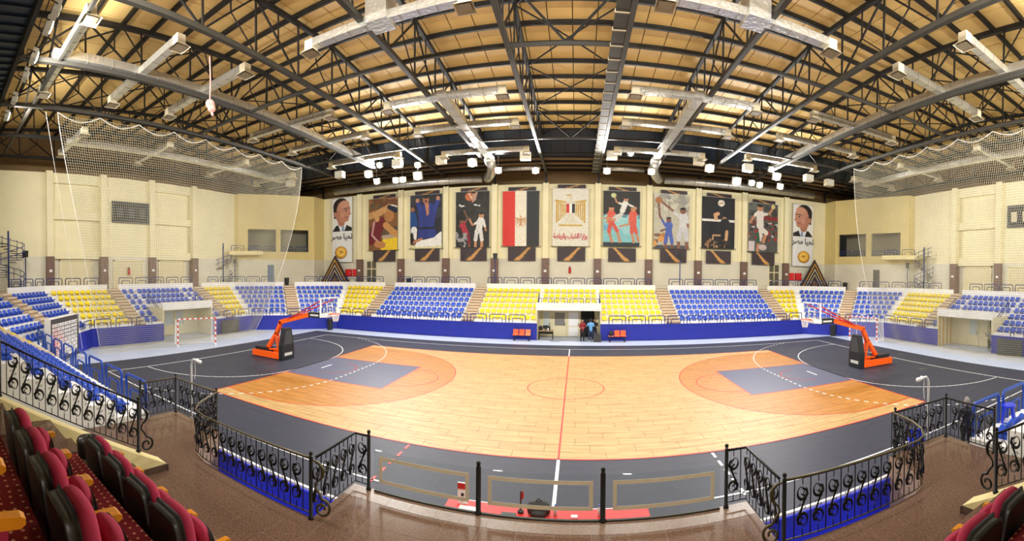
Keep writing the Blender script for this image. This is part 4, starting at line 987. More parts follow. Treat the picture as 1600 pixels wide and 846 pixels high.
AR2 = '\uFE94\uFEBF\uFE8E\uFEF3\uFEAE\uFEDF\uFE8D\uFEED \uFE8F\uFE8E\uFE92\uFEB8\uFEDF\uFE8D \uFE93\uFEAD\uFE8D\uFEAF\uFEED'
BAN = [('wrestling', art_wrestling, -21.98, -18.41, 7.94, 13.65, 'banner of two wrestlers locked together on a yellow mat'), ('judo', art_judo, -16.9, -13.35, 8.02, 13.67, 'banner of a judo fighter in blue raising both fists'),
       ('dunk', art_dunk, -11.83, -8.33, 8.07, 13.71, 'dark banner of basketball players under the hoop'), ('flag', art_flag, -6.96, -3.31, 8.15, 13.6, 'red white and black flag with a golden eagle'),
       ('crest', art_crest, -1.98, 1.54, 8.16, 13.81, 'white banner with a golden eagle crest and red lettering'), ('handball', art_handball, 2.99, 6.62, 8.23, 13.66, 'banner of a leaping handball player between red defenders'),
       ('block', art_block, 8.05, 11.69, 8.1, 13.58, 'pale banner of two basketball players reaching for the ball'), ('volley', art_volley, 13.07, 16.68, 8.27, 13.6, 'black banner of a volleyball player at the net'), ('shoot', art_shoot, 18.33, 21.83, 8.07, 13.38, 'banner of a handball player shooting before a crowd')]
for nm, fn, x0, x1, z0, z1, lab in BAN:
    t = thing('banner', lab, 'banner', ((x0 + x1) / 2, YB, z0), group='banners on the far wall')
    w = (x1 - x0) / 2; h = z1 - z0
    cloth('printed_cloth', fn().noise(0.10, 2), -w, w, 0, 0, h, t)
    for z in (0, h): obj('batten', MB().b2(-w - 0.2, w + 0.2, 0.02, 0.06, z - 0.03, z + 0.03), 'silver_mark' if z else 'steel_grey', t)
    if nm == 'crest': text(AR2, t, 0, -0.05, 0.78, 0.385, 'red').scale = (1, 1.75, 1)
    # the dark gold-streaked strips that show above and below
    xc = (x0 + x1) / 2 + (0.1 if nm != 'block' else 0.25); s = 1 if xc < 3 else -1
    for za, zb, lab2 in ((6.7, 8.05, 'below'), (z1 + 0.02, z1 + 0.42, 'above')):
        q = Paint(30, 16 if lab2 == 'below' else 6, (62, 50, 54)); q.poly([(0.2, 1), (0.42, 1), (0.82, 0), (0.74, 0)] if s > 0 else [(0.8, 1), (0.58, 1), (0.18, 0), (0.26, 0)], (206, 154, 84))
        o = cloth('gold_streak_banner', q, xc - 1.38, xc + 1.38, YB + 0.12, za, zb, None, wave=0.02)
        tag(o, 'dark gold-streaked strip %s the %s banner' % (lab2, dict(wrestling='wrestling', judo='judo', dunk='dark basketball', flag='flag', crest='eagle crest', handball='leaping handball', block='pale basketball', volley='volleyball', shoot='crowd handball')[nm]), 'banner', 'gold-streaked strips')
for s, x0, x1, z0, z1 in ((-1, -26.94, -24.17, 6.69, 14.16), (1, 23.8, 26.49, 6.68, 13.76)):
    t = thing('portrait_banner', 'tall white banner with a portrait of a man in a suit at the %s end' % ('left' if s < 0 else 'right'), 'banner', ((x0 + x1) / 2, YB, z0), group='portrait banners')
    w = (x1 - x0) / 2; cloth('printed_cloth', art_portrait(s > 0), -w, w, 0, 0, z1 - z0, t, wave=0.02); text(AR1, t, 0, -0.05, (z1 - z0) * 0.36, 0.82, 'black').scale = (0.95, 1.15, 1); obj('batten', MB().b2(-w - 0.1, w + 0.1, 0.02, 0.05, z1 - z0 - 0.03, z1 - z0 + 0.03), 'steel_grey', t)
# triangular corner boards
for s, x in ((-1, -26.1), (1, 26.4)):
    t = thing('triangle_board', 'dark triangular board with gold chevrons in the far %s corner' % ('left' if s < 0 else 'right'), 'display board', (x, 20.3, WALK), group='triangle boards')
    h, w = 3.4, 2.1
    def tri(sc, zc): return [(-w * sc, zc), (w * sc, zc), (0, zc + h * sc)]
    obj('board', MB().ext([(-w, 0), (w, 0), (0, h)], 'y', 0, 0.2), 'banner_dark', t)
    for a, b, m in ((0.86, 0.8, 'gold'), (0.68, 0.63, 'grille_white'), (0.5, 0.46, 'grille_white')):
        q = MB()
        for k in (-1, 1): q.add([(k * w * a, -0.02, 0.05), (k * w * b, -0.02, 0.05), (0, -0.02, h * b + 0.05), (0, -0.02, h * a + 0.05), (k * w * a, 0.0, 0.05), (k * w * b, 0.0, 0.05), (0, 0.0, h * b + 0.05), (0, 0.0, h * a + 0.05)], [(0, 1, 2, 3), (0, 4, 5, 1), (3, 2, 6, 7), (0, 3, 7, 4), (1, 5, 6, 2)])
        obj('chevron', q, m, t)
    for k in range(4): obj('emblem_stripe', MB().bar((-0.35 + 0.15 * k, -0.02, 0.3), (-0.1 + 0.15 * k, -0.02, 0.95 - 0.1 * k), 0.08, 0.03), 'gold', t)
# red fire cabinets, extinguishers, bins, gallery loudspeakers
for i, x in enumerate((-24.85, -23.85, 23.8, 24.8)):
    t = thing('fire_cabinet', 'red fire hose cabinet, %s of the pair by the %s corner board' % ('first' if i % 2 == 0 else 'second', 'left' if i < 2 else 'right'), 'cabinet', (x, WF - 0.01, 5.05), group='fire cabinets')
    obj('body', MB().b2(-0.4, 0.4, -0.25, 0, 0, 0.82), 'red', t); d = obj('door', MB().b2(-0.36, 0.36, -0.28, -0.25, 0.04, 0.78), 'red_bright', t); obj('knob', MB().ball((0.28, -0.3, 0.4), 0.04), 'white_metal', d)
def extinguisher(loc, label):
    t = thing('fire_extinguisher', label, 'extinguisher', loc, group='fire extinguishers')
    obj('cylinder', MB().lathe([(0.1, 0), (0.12, 0.03), (0.12, 0.5), (0.05, 0.6)], 10), 'red', t, smooth=True); obj('valve', MB().b2(-0.05, 0.05, -0.12, 0.04, 0.6, 0.7), 'black', t)
extinguisher((-0.25, WF - 0.16, 5.5), 'red fire extinguisher on the wall under the crest banner'); extinguisher((WLX + 0.16, -1.4, 5.3), 'red fire extinguisher in a niche of the left wall')
def bin_(loc, label, m, r=0.27, h=0.75):
    t = thing('litter_bin', label, 'bin', loc, group='bins'); obj('body', MB().lathe([(r * 0.85, 0), (r, h * 0.92), (r * 0.98, h)], 12), m, t, smooth=False); obj('lid', MB().lathe([(r * 1.06, h), (r * 1.06, h + 0.06), (r * 0.7, h + 0.1)], 12), m, t)
bin_((-21.6, 12.8, 0), 'tall black bin by the blue wall behind the left hoop', 'pad_black', 0.3, 0.95); bin_((22.75, 11.5, 0), 'tall black bin by the blue wall behind the right hoop', 'pad_black', 0.3, 0.95)
bin_((-29.5, 15.7, WALK), 'black bin on the gallery before the left tower', 'pad_black'); bin_((28.9, 17.8, WALK), 'black bin on the gallery before the right tower', 'pad_black'); bin_((-16.7, 20.2, WALK), 'dark bin on the gallery beside the judo banner', 'dark_green')
for i, (x, y, h, lab) in enumerate([(-7.35, 19.3, 2.95, 'beside the flag banner'), (10.35, 19.3, 3.1, 'below the pale basketball banner'), (-33.0, -11.6, 3.0, 'beside the left spiral stair'), (-33.2, 11.2, 2.6, 'before the left tower'), (32.0, 11.0, 2.7, 'before the right tower')]):
    t = thing('pole_loudspeaker', 'black loudspeaker on a blue pole ' + lab, 'loudspeaker', (x, y, WALK), math.atan2(x, 40 - y) * -1, 'pole loudspeakers')
    obj('pole', MB().tube([(0, 0, 0), (0, 0, h)], 0.05, 6), 'rail_blue', t); obj('cabinet', MB().ext([(-0.16, h - 0.2), (0.16, h - 0.2), (0.2, h + 0.35), (-0.2, h + 0.35)], 'y', -0.2, 0.15), 'black', t); obj('foot', MB().b2(-0.15, 0.15, -0.15, 0.15, 0, 0.03), 'rail_blue', t)
# scoreboards on the side walls
for s, X, y0, y1, lab in ((1, WLX + 0.02, -3.1, 0.8, 'left'), (-1, WRX - 0.02, -4.4, -0.6, 'right')):
    t = thing('scoreboard', 'dark electronic scoreboard on the %s wall' % lab, 'scoreboard', (X, (y0 + y1) / 2, 10.2)); w = (y1 - y0) / 2
    obj('case', MB().b2(0 if s > 0 else -0.2, 0.2 if s > 0 else 0, -w, w, 0, 2.0), 'pad_grey', t); f_ = 0.21 * s
    obj('display', MB().b2(f_, f_ - 0.01 * s, -w + 0.15, w - 0.15, 0.15, 1.85), 'black', t)
    for k in (-0.62, 0.0, 0.62): obj('panel', MB().b2(f_ + 0.01 * s, f_, k * w - 0.3, k * w + 0.3, 0.5, 1.4), 'grille_white' if s < 0 else 'pad_grey', t)

# ------------------------------------------------------------------ basketball stands
def hoop_stand(loc, rz, label):
    """local: the rim lies towards +x; the base centre is at the origin"""
    t = thing('basketball_stand', label, 'basketball hoop', loc, rz, 'basketball stands')
    # origin sits under the middle of the front pad
    obj('base_frame', MB().b2(-2.3, 0.0, -0.55, -0.4, 0.05, 0.42).b2(-2.3, 0, 0.4, 0.55, 0.05, 0.42).b2(-2.3, -2.15, -0.4, 0.4, 0.05, 0.3).b2(-0.3, -0.1, -0.4, 0.4, 0.05, 0.3), 'orange', t)
    obj('weight_box', MB().b2(-2.2, -1.3, -0.38, 0.38, 0.12, 0.62), 'pad_black', t)
    for x in (-2.0, -0.3):
        for y in (-0.47, 0.47): obj('wheel', MB().lathe([(0.07, -0.04), (0.08, 0), (0.07, 0.04)], 8, (x, y, 0.06)), 'black', t)
    p = MB()
    prof = [(-0.55, 0.03), (0.55, 0.03), (0.55, 0.9), (0.3, 1.95), (-0.3, 1.95), (-0.55, 0.9)]
    pd = obj('front_pad', p.ext(prof, 'x', 0.0, 0.32), 'pad_black', t)
    q = MB().ext([(-0.4, 0.95), (0.4, 0.95), (0.24, 1.8), (-0.24, 1.8)], 'x', 0.32, 0.335); obj('pad_panel', q, 'pad_grey', pd)
    q = MB().b2(0.32, 0.33, -0.36, 0.36, 0.26, 0.44); obj('pad_logo', q, 'silver_mark', pd)
    obj('mast', MB().bar((-1.6, 0, 0.3), (-0.62, 0, 1.6), 0.26, 0.2).bar((-0.66, 0, 1.52), (-0.25, 0, 2.33), 0.26, 0.2), 'orange', t)
    obj('mast_brace', MB().bar((-0.4, -0.12, 0.35), (-0.62, -0.12, 1.5), 0.09).bar((-0.4, 0.12, 0.35), (-0.62, 0.12, 1.5), 0.09).bar((-1.5, 0, 0.45), (-0.35, 0, 0.55), 0.09), 'orange', t)
    obj('arm', MB().bar((-0.35, 0, 2.28), (2.05, 0, 2.92), 0.26, 0.26), 'orange', t)
    obj('arm_pad', MB().bar((2.0, 0, 2.9), (2.95, 0, 2.9), 0.3, 0.3), 'pad_black', t); [obj('arm_logo', MB().b2(2.15, 2.75, y - 0.005, y + 0.005, 2.85, 2.95), 'silver_mark', t) for y in (-0.16, 0.16)]
    for y in (-0.1, 0.1): obj('tie_rod', MB().tube([(0.3, y, 2.5), (3.35, y * 6, 3.85)], 0.035, 6), 'red', t)
    bb = obj('backboard', MB().b2(3.42, 3.45, -0.9, 0.9, 2.9, 3.95), 'glass', t)
    fr = MB()
    for y in (-0.88, 0.88): fr.b2(3.4, 3.47, y - 0.03, y + 0.03, 2.88, 3.97)
    for z in (2.9, 3.95): fr.b2(3.4, 3.47, -0.9, 0.9, z - 0.025, z + 0.025)
    obj('backboard_frame', fr, 'white_metal', bb)
    fr = MB()
    for y in (-0.28, 0.28): fr.b2(3.451, 3.458, y - 0.025, y + 0.025, 3.06, 3.5)
    for z in (3.08, 3.5): fr.b2(3.451, 3.458, -0.3, 0.3, z - 0.025, z + 0.025)
    obj('target_square', fr, 'white_plastic', bb)
    obj('backboard_mount', MB().b2(2.9, 3.42, -0.25, 0.25, 2.82, 3.02), 'white_metal', t)
    rim = [(3.85 + 0.23 * math.cos(a), 0.23 * math.sin(a), 3.05) for a in np.linspace(0, 2 * PI, 20, endpoint=False)]
    rm = obj('rim', MB().tube(rim, 0.018, 6, True).b2(3.46, 3.64, -0.08, 0.08, 3.0, 3.06), 'orange', t)
    nt = MB()
    for k in range(12):
        for s in (-1, 1):
            pts = []
            for j in range(6):
                f_ = j / 5; a = 2 * PI * (k + s * f_ * 1.6) / 12; r = 0.22 - 0.09 * f_; pts.append((3.85 + r * math.cos(a), r * math.sin(a), 3.04 - 0.42 * f_))
            nt.tube(pts, 0.009, 4)
    obj('hoop_net', nt, 'rope_white', rm)
    return t
hoop_stand((-16.3, 0.1, 0), 0, 'orange basketball stand with black pad at the left end of the court')
hoop_stand((16.25, -0.15, 0), PI, 'orange basketball stand with black pad at the right end of the court')

# ------------------------------------------------------------------ handball goals
def goal(p0, p1, label, back=(0, 0)):
    p0, p1 = Vector((*p0, 0)), Vector((*p1, 0)); t = thing('handball_goal', label, 'goal', p0, 0, 'handball goals'); d = (p1 - p0); L_ = d.length; u = d.normalized(); n = Vector((back[0], back[1], 0)).normalized()
    def stripes(a, b, name):
        q0, q1 = Vector(a), Vector(b); k = int((q1 - q0).length / 0.2); par = obj(name, MB().bar(q0, q1, 0.08), 'white_metal', t)
        for i in range(1, k, 2): obj('red_band', MB().bar(q0 + (q1 - q0) * i / k, q0 + (q1 - q0) * (i + 1) / k, 0.088), 'goal_red', par)
    stripes((0, 0, 0), (0, 0, 2.0), 'post'); stripes(u * L_, u * L_ + Vector((0, 0, 2)), 'post'); stripes((0, 0, 2.04), u * L_ + Vector((0, 0, 2.04)), 'crossbar')
    fr = MB()
    for e in (Vector((0, 0, 0)), u * L_):
        fr.tube([e + Vector((0, 0, 1.98)), e + n * 0.9 + Vector((0, 0, 1.9)), e + n * 1.1 + Vector((0, 0, 0.05)), e + Vector((0, 0, 0.05))], 0.025, 5)
    fr.tube([n * 1.1 + Vector((0, 0, 0.05)), u * L_ + n * 1.1 + Vector((0, 0, 0.05))], 0.025, 5); obj('net_frame', fr, 'white_metal', t)
    nt = MB(); k = int(L_ / 0.12)
    for i in range(k + 1):
        e = u * (L_ * i / k); nt.tube([e + Vector((0, 0, 1.98)), e + n * 0.9 + Vector((0, 0, 1.88)), e + n * 1.08 + Vector((0, 0, 0.05))], 0.006, 3)
    for j in range(17):
        z = 0.05 + 1.83 * j / 16; o = n * (1.08 - 0.18 * j / 16); nt.tube([o + Vector((0, 0, z)), u * L_ + o + Vector((0, 0, z))], 0.006, 3)
        for e in (Vector((0, 0, 0)), u * L_): nt.tube([e + Vector((0, 0, z)), e + o + Vector((0, 0, z))], 0.006, 3)
    for e in (Vector((0, 0, 0)), u * L_):
        for j in range(1, 8): nt.tube([e + n * (j * 0.13) + Vector((0, 0, 0.05)), e + n * (j * 0.12) + Vector((0, 0, 1.95))], 0.006, 3)
    obj('goal_net', nt, 'rope_white', t)
goal((-24.25, -2.5), (-23.2, 0.2), 'red and white handball goal before the doorway of the left side stand', (-1, 0.4))
goal((23.6, 6.4), (22.9, 9.2), 'red and white handball goal behind the right basketball stand', (1, 0.25))

# ------------------------------------------------------------------ big protective nets
def big_net(name, X, dx, y_top0, y_top1, y_bot0, y_bot1, label, cell=0.16):
    t = thing('safety_net', label, 'net', (X, 0, 0), group='safety nets')
    ny = int((y_top1 - y_top0) / cell); nz = int(15.0 / cell); q = MB()
    def P(u, v):      # v = 0 at the top
        z = 15.15 * (1 - v); y = y_top0 + (y_top1 - y_top0) * u; yb = y_bot0 + (y_bot1 - y_bot0) * u; y = y + (yb - y) * v ** 1.3
        sag = 0.16 * abs(math.sin(u * PI * 8)) * max(0, 1 - v * 5)
        x = dx * v ** 2.2 + 0.18 * math.sin(u * 40 + v * 3) * (0.3 + v * 0.4)
        return (x, y, max(0.03, z - sag))
    r = 0.0105
    for i in range(ny + 1): q.tube([P(i / ny, j / 22) for j in range(23)], r, 3)
    for j in range(nz + 1): q.tube([P(i / 60, j / nz) for i in range(61)], r, 3)
    obj('net_mesh', q, 'net_cord', t, kind='stuff')
    [obj('border_rope', MB().tube([P(e, j / 30) for j in range(31)], 0.02, 5), 'rope_white', t, smooth=True) for e in (0, 1)]; obj('foot_rope', MB().tube([P(i / 60, 1.0) for i in range(61)], 0.035, 5), 'net_cord', t, smooth=True)
    sc = []
    for i in range(161):
        u = i / 160; sc.append((0.0, y_top0 + (y_top1 - y_top0) * u, 15.2 - 0.45 * abs(math.sin(u * PI * 8))))
    obj('scallop_rope', MB().tube(sc, 0.025, 5), 'rope_white', t, smooth=True)
    obj('support_cable', MB().tube([(0, y_top0 - 1, 15.25), (0, y_top1 + 1, 15.25)], 0.035, 5), 'steel', t)
big_net('l', -23.3, -3.2, -11.7, 10.6, -7.7, 7.8, 'tall cream safety net hanging behind the left goal line')
big_net('r', 23.3, 2.4, -13.5, 9.5, -7.6, 8.0, 'tall cream safety net hanging behind the right goal line')
t = thing('loose_cord', 'thin cord hanging beside the left net', 'cord', (-23.5, -12.4, 0)); obj('strand', MB().tube([(0, 0, 15.2), (-0.4, 1.3, 8), (-1.0, 2.6, 0.5)], 0.012, 4), 'rope_white', t)
t = thing('hanging_bundle', 'pink cord bundle hanging from the left trusses', 'cord', (-14.4, -7.3, 12.9)); obj('cord', MB().tube([(0, 0, 2.5), (0.05, 0, 1.4), (0, 0, 0.5)], 0.03, 5), 'pink_rope', t); obj('knot', MB().ball((0, 0, 0.3), 0.22, 7).ball((0.12, 0, 0.05), 0.18, 6).tube([(0, 0, 0.3), (0.2, 0, -0.3)], 0.06, 5), 'pink_rope', t)
# ------------------------------------------------------------------ sponsor wall
t = thing('sponsor_wall', 'white sponsor backdrop with a grid of logo tiles at the left court edge', 'display wall', (-24.75, -9.95, 0), 0)
a = Vector((-24.75, -9.95, 0)); b = Vector((-21.85, -12.7, 0)); d = (b - a); L_ = d.length; t.rotation_euler = (0, 0, math.atan2(d.y, d.x))
obj('frame_box', MB().b2(-0.02, L_ + 0.02, -0.42, -0.02, 0.12, 2.8), 'white_plastic', t)
NW, NH = 176, 126; p = Paint(NW, NH, (66, 60, 60)); cols, rows = 11, 9
for gi in range(cols):
    for gj in range(rows):
        x0, y0 = 0.07 + gi * 0.9 / cols, 0.12 + gj * 0.8 / rows; x1, y1 = x0 + 0.9 / cols - 0.014, y0 + 0.8 / rows - 0.02
        red = max(0, 1 - math.hypot((x0 + x1) / 2 - 0.95, ((y0 + y1) / 2 - 0.6)) / 0.5)
        p.rect(x0 - 0.012, y0 - 0.02, x1 + 0.002, y1 + 0.003, (66 + 150 * red, 60 - 10 * red, 60 - 10 * red))
for gi in range(cols):
    for gj in range(rows):
        x0, y0 = 0.07 + gi * 0.9 / cols, 0.12 + gj * 0.8 / rows; x1, y1 = x0 + 0.9 / cols - 0.014, y0 + 0.8 / rows - 0.02
        red = max(0, 1 - math.hypot((x0 + x1) / 2 - 0.95, ((y0 + y1) / 2 - 0.6)) / 0.5); xm, ym = (x0 + x1) / 2, (y0 + y1) / 2
        p.rect(x0, y0, x1, y1, (240, 240 - 40 * red, 240 - 40 * red))
        if (gi + gj) % 4 == 0: p.rect(xm - 0.022, ym - 0.012, xm + 0.022, ym + 0.012, (50, 44, 50))
        elif (gi + gj) % 4 == 2: p.ell(xm, ym, 0.016, 0.022, (150 + 50 * red, 120 - 50 * red, 126 - 50 * red))
        else: p.rect(xm - 0.02, ym - 0.006, xm + 0.02, ym + 0.006, (120, 112, 120))
p.a = p.a[:, ::-1].copy()
# the printed side faces the court centre (local +y)
o = cloth('printed_face', p, 0, L_, 0.0, 0.15, 2.78, t, wave=0.0, thick=0.01); o.rotation_euler = (0, 0, PI); o.location = (L_, 0.0, 0)
for x in (0.1, L_ - 0.1): obj('foot', MB().b2(x - 0.06, x + 0.06, -0.45, 0.35, 0, 0.12), 'white_plastic', t)

# ------------------------------------------------------------------ benches, tables and people on the court side
def person(name, label, loc, rz, mats, arms, sit=False, hair='hair', height=1.74, head_turn=0.0):
    """one continuous body grown from tapered limbs and fused; mats: top, bottom, shoe. Faces +y in local space"""
    s = height / 1.74; P = []      # (points, radii, material)
    hz = 0.92 if not sit else 0.50
    def Z(z): return hz + (z - 0.92)
    sk, tp, bt, sh, hr = 'skin', mats[0], mats[1], mats[2], hair
    P.append(([(0, 0, Z(0.9)), (0, 0.0, Z(1.05)), (0, 0.01, Z(1.22)), (0, -0.01, Z(1.38)), (0, -0.01, Z(1.45))], [0.135, 0.13, 0.145, 0.14, 0.09], tp))
    for k in (-1, 1):
        P.append(([(k * 0.05, 0, Z(1.2)), (k * 0.13, 0, Z(1.38)), (k * 0.18, -0.01, Z(1.40))], [0.12, 0.085, 0.07], tp))
        hip, knee, ank = (k * 0.09, 0, Z(0.9)), (k * 0.11, 0.02 if not sit else 0.42, 0.5), (k * 0.12, -0.02 if not sit else 0.44, 0.09)
        P.append(([hip, ((hip[0] + knee[0]) / 2, (hip[1] + knee[1]) / 2, (hip[2] + knee[2]) / 2), knee, ((knee[0] + ank[0]) / 2, knee[1] * 0.5 + ank[1] * 0.5 - 0.02, 0.32), ank], [0.11, 0.092, 0.066, 0.06, 0.045], bt))
        P.append(([(ank[0], ank[1] - 0.05, 0.045), (ank[0], ank[1] + 0.08, 0.045), (ank[0] + k * 0.01, ank[1] + 0.19, 0.035)], [0.045, 0.048, 0.035], sh))
        el, wr = arms[0 if k < 0 else 1]; el = (el[0], el[1], Z(el[2])); wr = (wr[0], wr[1], Z(wr[2]))
        P.append(([(k * 0.19, -0.01, Z(1.40)), ((k * 0.19 + el[0]) / 2, el[1] / 2, (Z(1.4) + el[2]) / 2), el], [0.06, 0.052, 0.043], tp))
        P.append(([el, wr], [0.042, 0.03], tp if mats[3] else sk))
        d = (Vector(wr) - Vector(el)).normalized(); h0 = Vector(wr); sd = d.cross(Vector((0, 0, 1))); sd = sd.normalized() if sd.length > 0.1 else Vector((1, 0, 0))
        P.append(([h0, h0 + d * 0.09], [0.03, 0.036], sk))
        for j, (o_, ln) in enumerate(((-0.03, 0.065), (-0.01, 0.08), (0.012, 0.075), (0.032, 0.055))): P.append(([h0 + d * 0.08 + sd * o_, h0 + d * (0.1 + ln) + sd * o_ * 1.1 - Vector((0, 0, 0.012))], [0.012, 0.01], sk))
        P.append(([h0 + d * 0.03 + sd * -0.03, h0 + d * 0.08 + sd * -0.065], [0.013, 0.011], sk))
    ca, sa = math.cos(head_turn), math.sin(head_turn)
    def H(x, y, z): return (x * ca - y * sa, x * sa + y * ca, Z(z))
    P.append(([H(0, 0, 1.42), H(0, 0.005, 1.53)], [0.06, 0.055], sk))
    P.append(([H(0, 0.03, 1.53), H(0, 0.02, 1.6), H(0, 0.01, 1.67), H(0, 0.0, 1.7)], [0.06, 0.085, 0.09, 0.07], sk))
    P.append(([H(0, 0.09, 1.635), H(0, 0.125, 1.60)], [0.012, 0.018], sk))
    for k in (-1, 1): P.append(([H(k * 0.09, 0.0, 1.6), H(k * 0.1, -0.01, 1.64)], [0.018, 0.02], sk)); P.append(([H(k * 0.035, 0.098, 1.64), H(k * 0.036, 0.1, 1.642)], [0.012, 0.01], hr))
    P.append(([H(-0.025, 0.1, 1.565), H(0.025, 0.1, 1.565)], [0.01, 0.01], 'shirt_red'))
    P.append(([H(0, -0.04, 1.6), H(0, -0.035, 1.68), H(0, 0.0, 1.73), H(0, 0.04, 1.725)], [0.082, 0.088, 0.08, 0.05], hr))
    q = MB()
    for pts, rs, m_ in P:
        pts = [Vector(p) for p in pts]; N = []; R = []
        for i in range(len(pts) - 1):
            for j in range(4): f_ = j / 4; N.append(pts[i].lerp(pts[i + 1], f_)); R.append(rs[i] * (1 - f_) + rs[i + 1] * f_)
        N.append(pts[-1]); R.append(rs[-1]); q.tube(N, R, 10); q.ball(N[0], R[0] * 0.98, 8); q.ball(N[-1], R[-1] * 0.98, 8)
    me = q.mesh('tmp'); tmp = bpy.data.objects.new('tmp', me); COL.objects.link(tmp)
    md = tmp.modifiers.new('r', 'REMESH'); md.mode = 'VOXEL'; md.voxel_size = 0.014; md.use_smooth_shade = True
    sm = tmp.modifiers.new('s', 'SMOOTH'); sm.iterations = 3; sm.factor = 0.4
    dg = bpy.context.evaluated_depsgraph_get(); body = bpy.data.meshes.new_from_object(tmp.evaluated_get(dg)); bpy.data.objects.remove(tmp)
    names = []; 
    for _, _, m_ in P:
        if m_ not in names: names.append(m_)
    samp = []; idx = []; rad = []
    for pts, rs, m_ in P:
        pts = [Vector(p) for p in pts]
        for i in range(len(pts) - 1):
            for j in range(7): f_ = j / 6; samp.append(pts[i].lerp(pts[i + 1], f_)); idx.append(names.index(m_)); rad.append(rs[i] * (1 - f_) + rs[i + 1] * f_)
    samp = np.array(samp); rad = np.array(rad); idx = np.array(idx)
    cen = np.zeros(len(body.polygons) * 3); body.polygons.foreach_get('center', cen); cen = cen.reshape(-1, 3); mi = np.zeros(len(cen), np.int32)
    for a in range(0, len(cen), 2000):
        D_ = np.linalg.norm(cen[a:a + 2000, None] - samp[None], axis=2) - rad[None]; mi[a:a + 2000] = idx[D_.argmin(1)]
    body.materials.clear()
    for n_ in names: body.materials.append(MATS[n_])
    body.polygons.foreach_set('material_index', mi); body.polygons.foreach_set('use_smooth', [True] * len(mi)); body.name = 'person'
    o = bpy.data.objects.new('person', body); COL.objects.link(o); o.location = loc; o.rotation_euler = (0, 0, rz); o.scale = (s, s, s); tag(o, label, 'person', 'people')
    return o
person('p', 'person in a dark red shirt holding a paper by the central doorway', (0.95, 13.75, 0), PI + 0.25, ('shirt_red', 'trousers', 'trousers', True), [((-0.26, 0.02, 1.14), (-0.08, 0.2, 1.1)), ((0.26, 0.02, 1.14), (0.08, 0.2, 1.12))], head_turn=-0.2)
person('p', 'person in a light blue shirt seen from behind by the central doorway', (1.62, 13.6, 0), 0.15, ('shirt_blue', 'jeans', 'shoe', False), [((-0.3, 0.02, 1.2), (-0.2, 0.2, 1.3)), ((0.27, 0.03, 1.15), (0.2, 0.22, 1.22))], height=1.8)
person('p', 'person in dark clothes half hidden behind the light blue shirt', (1.98, 14.3, 0), PI, ('shirt_dark', 'jeans', 'shoe', False), [((-0.26, 0.02, 1.12), (-0.2, 0.16, 1.0)), ((0.26, 0.02, 1.14), (0.2, 0.2, 1.16))])
person('p', 'person in a grey top standing in the right tunnel', (26.9, -2.7, 0), PI / 2 + 0.4, ('shirt_grey', 'trousers', 'shoe', True), [((-0.26, 0.02, 1.12), (-0.1, 0.18, 1.05)), ((0.26, 0.02, 1.12), (0.1, 0.18, 1.05))], height=1.7)
person('p', 'grey-haired person in a black jacket standing behind the right railing', (10.75, -12.0, 0), -0.5, ('shirt_dark', 'trousers', 'black', True), [((-0.28, 0.02, 1.12), (-0.12, 0.26, 1.02)), ((0.28, 0.02, 1.12), (0.14, 0.28, 1.02))], sit=False, hair='hair_grey', height=1.72)
def plastic_chair(loc, rz, label, m='stool_blue'):
    t = thing('plastic_chair', label, 'chair', loc, rz, 'loose plastic chairs')
    obj('seat', MB().b2(-0.22, 0.22, -0.22, 0.22, 0.42, 0.46), m, t); obj('backrest', MB().ext([(-0.22, 0.46), (-0.18, 0.46), (-0.26, 0.85), (-0.3, 0.85)], 'x', -0.2, 0.2), m, t)
    for x in (-0.19, 0.19):
        for y in (-0.19, 0.19): obj('leg', MB().bar((x, y, 0.43), (x * 1.2, y * 1.2, 0), 0.05), m, t)
        obj('arm', MB().tube([(x * 1.1, -0.24, 0.62), (x * 1.15, 0.16, 0.6), (x * 1.1, 0.18, 0.44)], 0.025, 5), m, t)
plastic_chair((9.4, -11.2, 0), 2.6, 'blue plastic chair on the court beside the curved right railing'); plastic_chair((11.0, -12.75, 0), 0.3, 'blue plastic chair beside the grey-haired person')
t = thing('plastic_stool', 'blue plastic stool standing on the first right near row', 'stool', (10.25, -13.75, 1.5), 0.4); obj('seat', MB().lathe([(0.2, 0.42), (0.21, 0.44), (0.2, 0.47)], 12), 'stool_blue', t)
for k in range(4): a = PI / 4 + k * PI / 2; obj('leg', MB().bar((0.15 * math.cos(a), 0.15 * math.sin(a), 0.43), (0.22 * math.cos(a), 0.22 * math.sin(a), 0), 0.07), 'stool_blue', t)
def bench(x0, label, last):
    t = thing('seat_bench', label, 'bench', (x0, 13.55, 0), group='orange seat benches')
    obj('beam', MB().b2(-0.75, 0.75, -0.05, 0.05, 0.36, 0.42), 'black', t)
    for x in (-0.6, 0.6): obj('leg', MB().bar((x, 0, 0.36), (x, 0, 0.03), 0.06).b2(x - 0.05, x + 0.05, -0.25, 0.25, 0, 0.04), 'black', t)
    for i, x in enumerate((-0.5, 0.0, 0.5)):
        m = 'seat_orange' if not (i == 2 and last == 'faded') else 'seat_faded'
        prof = [(-0.24, 0.46), (-0.2, 0.42), (0.1, 0.42), (0.18, 0.5), (0.24, 0.86), (0.2, 0.88), (0.14, 0.52), (0.08, 0.46)]
        if last == 'bag' and i == 0: prof = [(-0.24, 0.46), (-0.2, 0.42), (0.1, 0.42), (0.14, 0.48), (-0.2, 0.48)]
        obj('shell_seat', MB().ext(prof, 'x', x - 0.21, x + 0.21), m if not (last == 'bag' and i == 0) else 'seat_faded', t)
bench(-3.95, 'bench of three orange shell seats left of the central doorway', 'faded'); bench(3.75, 'bench of orange shell seats right of the central doorway with a bag', 'bag')
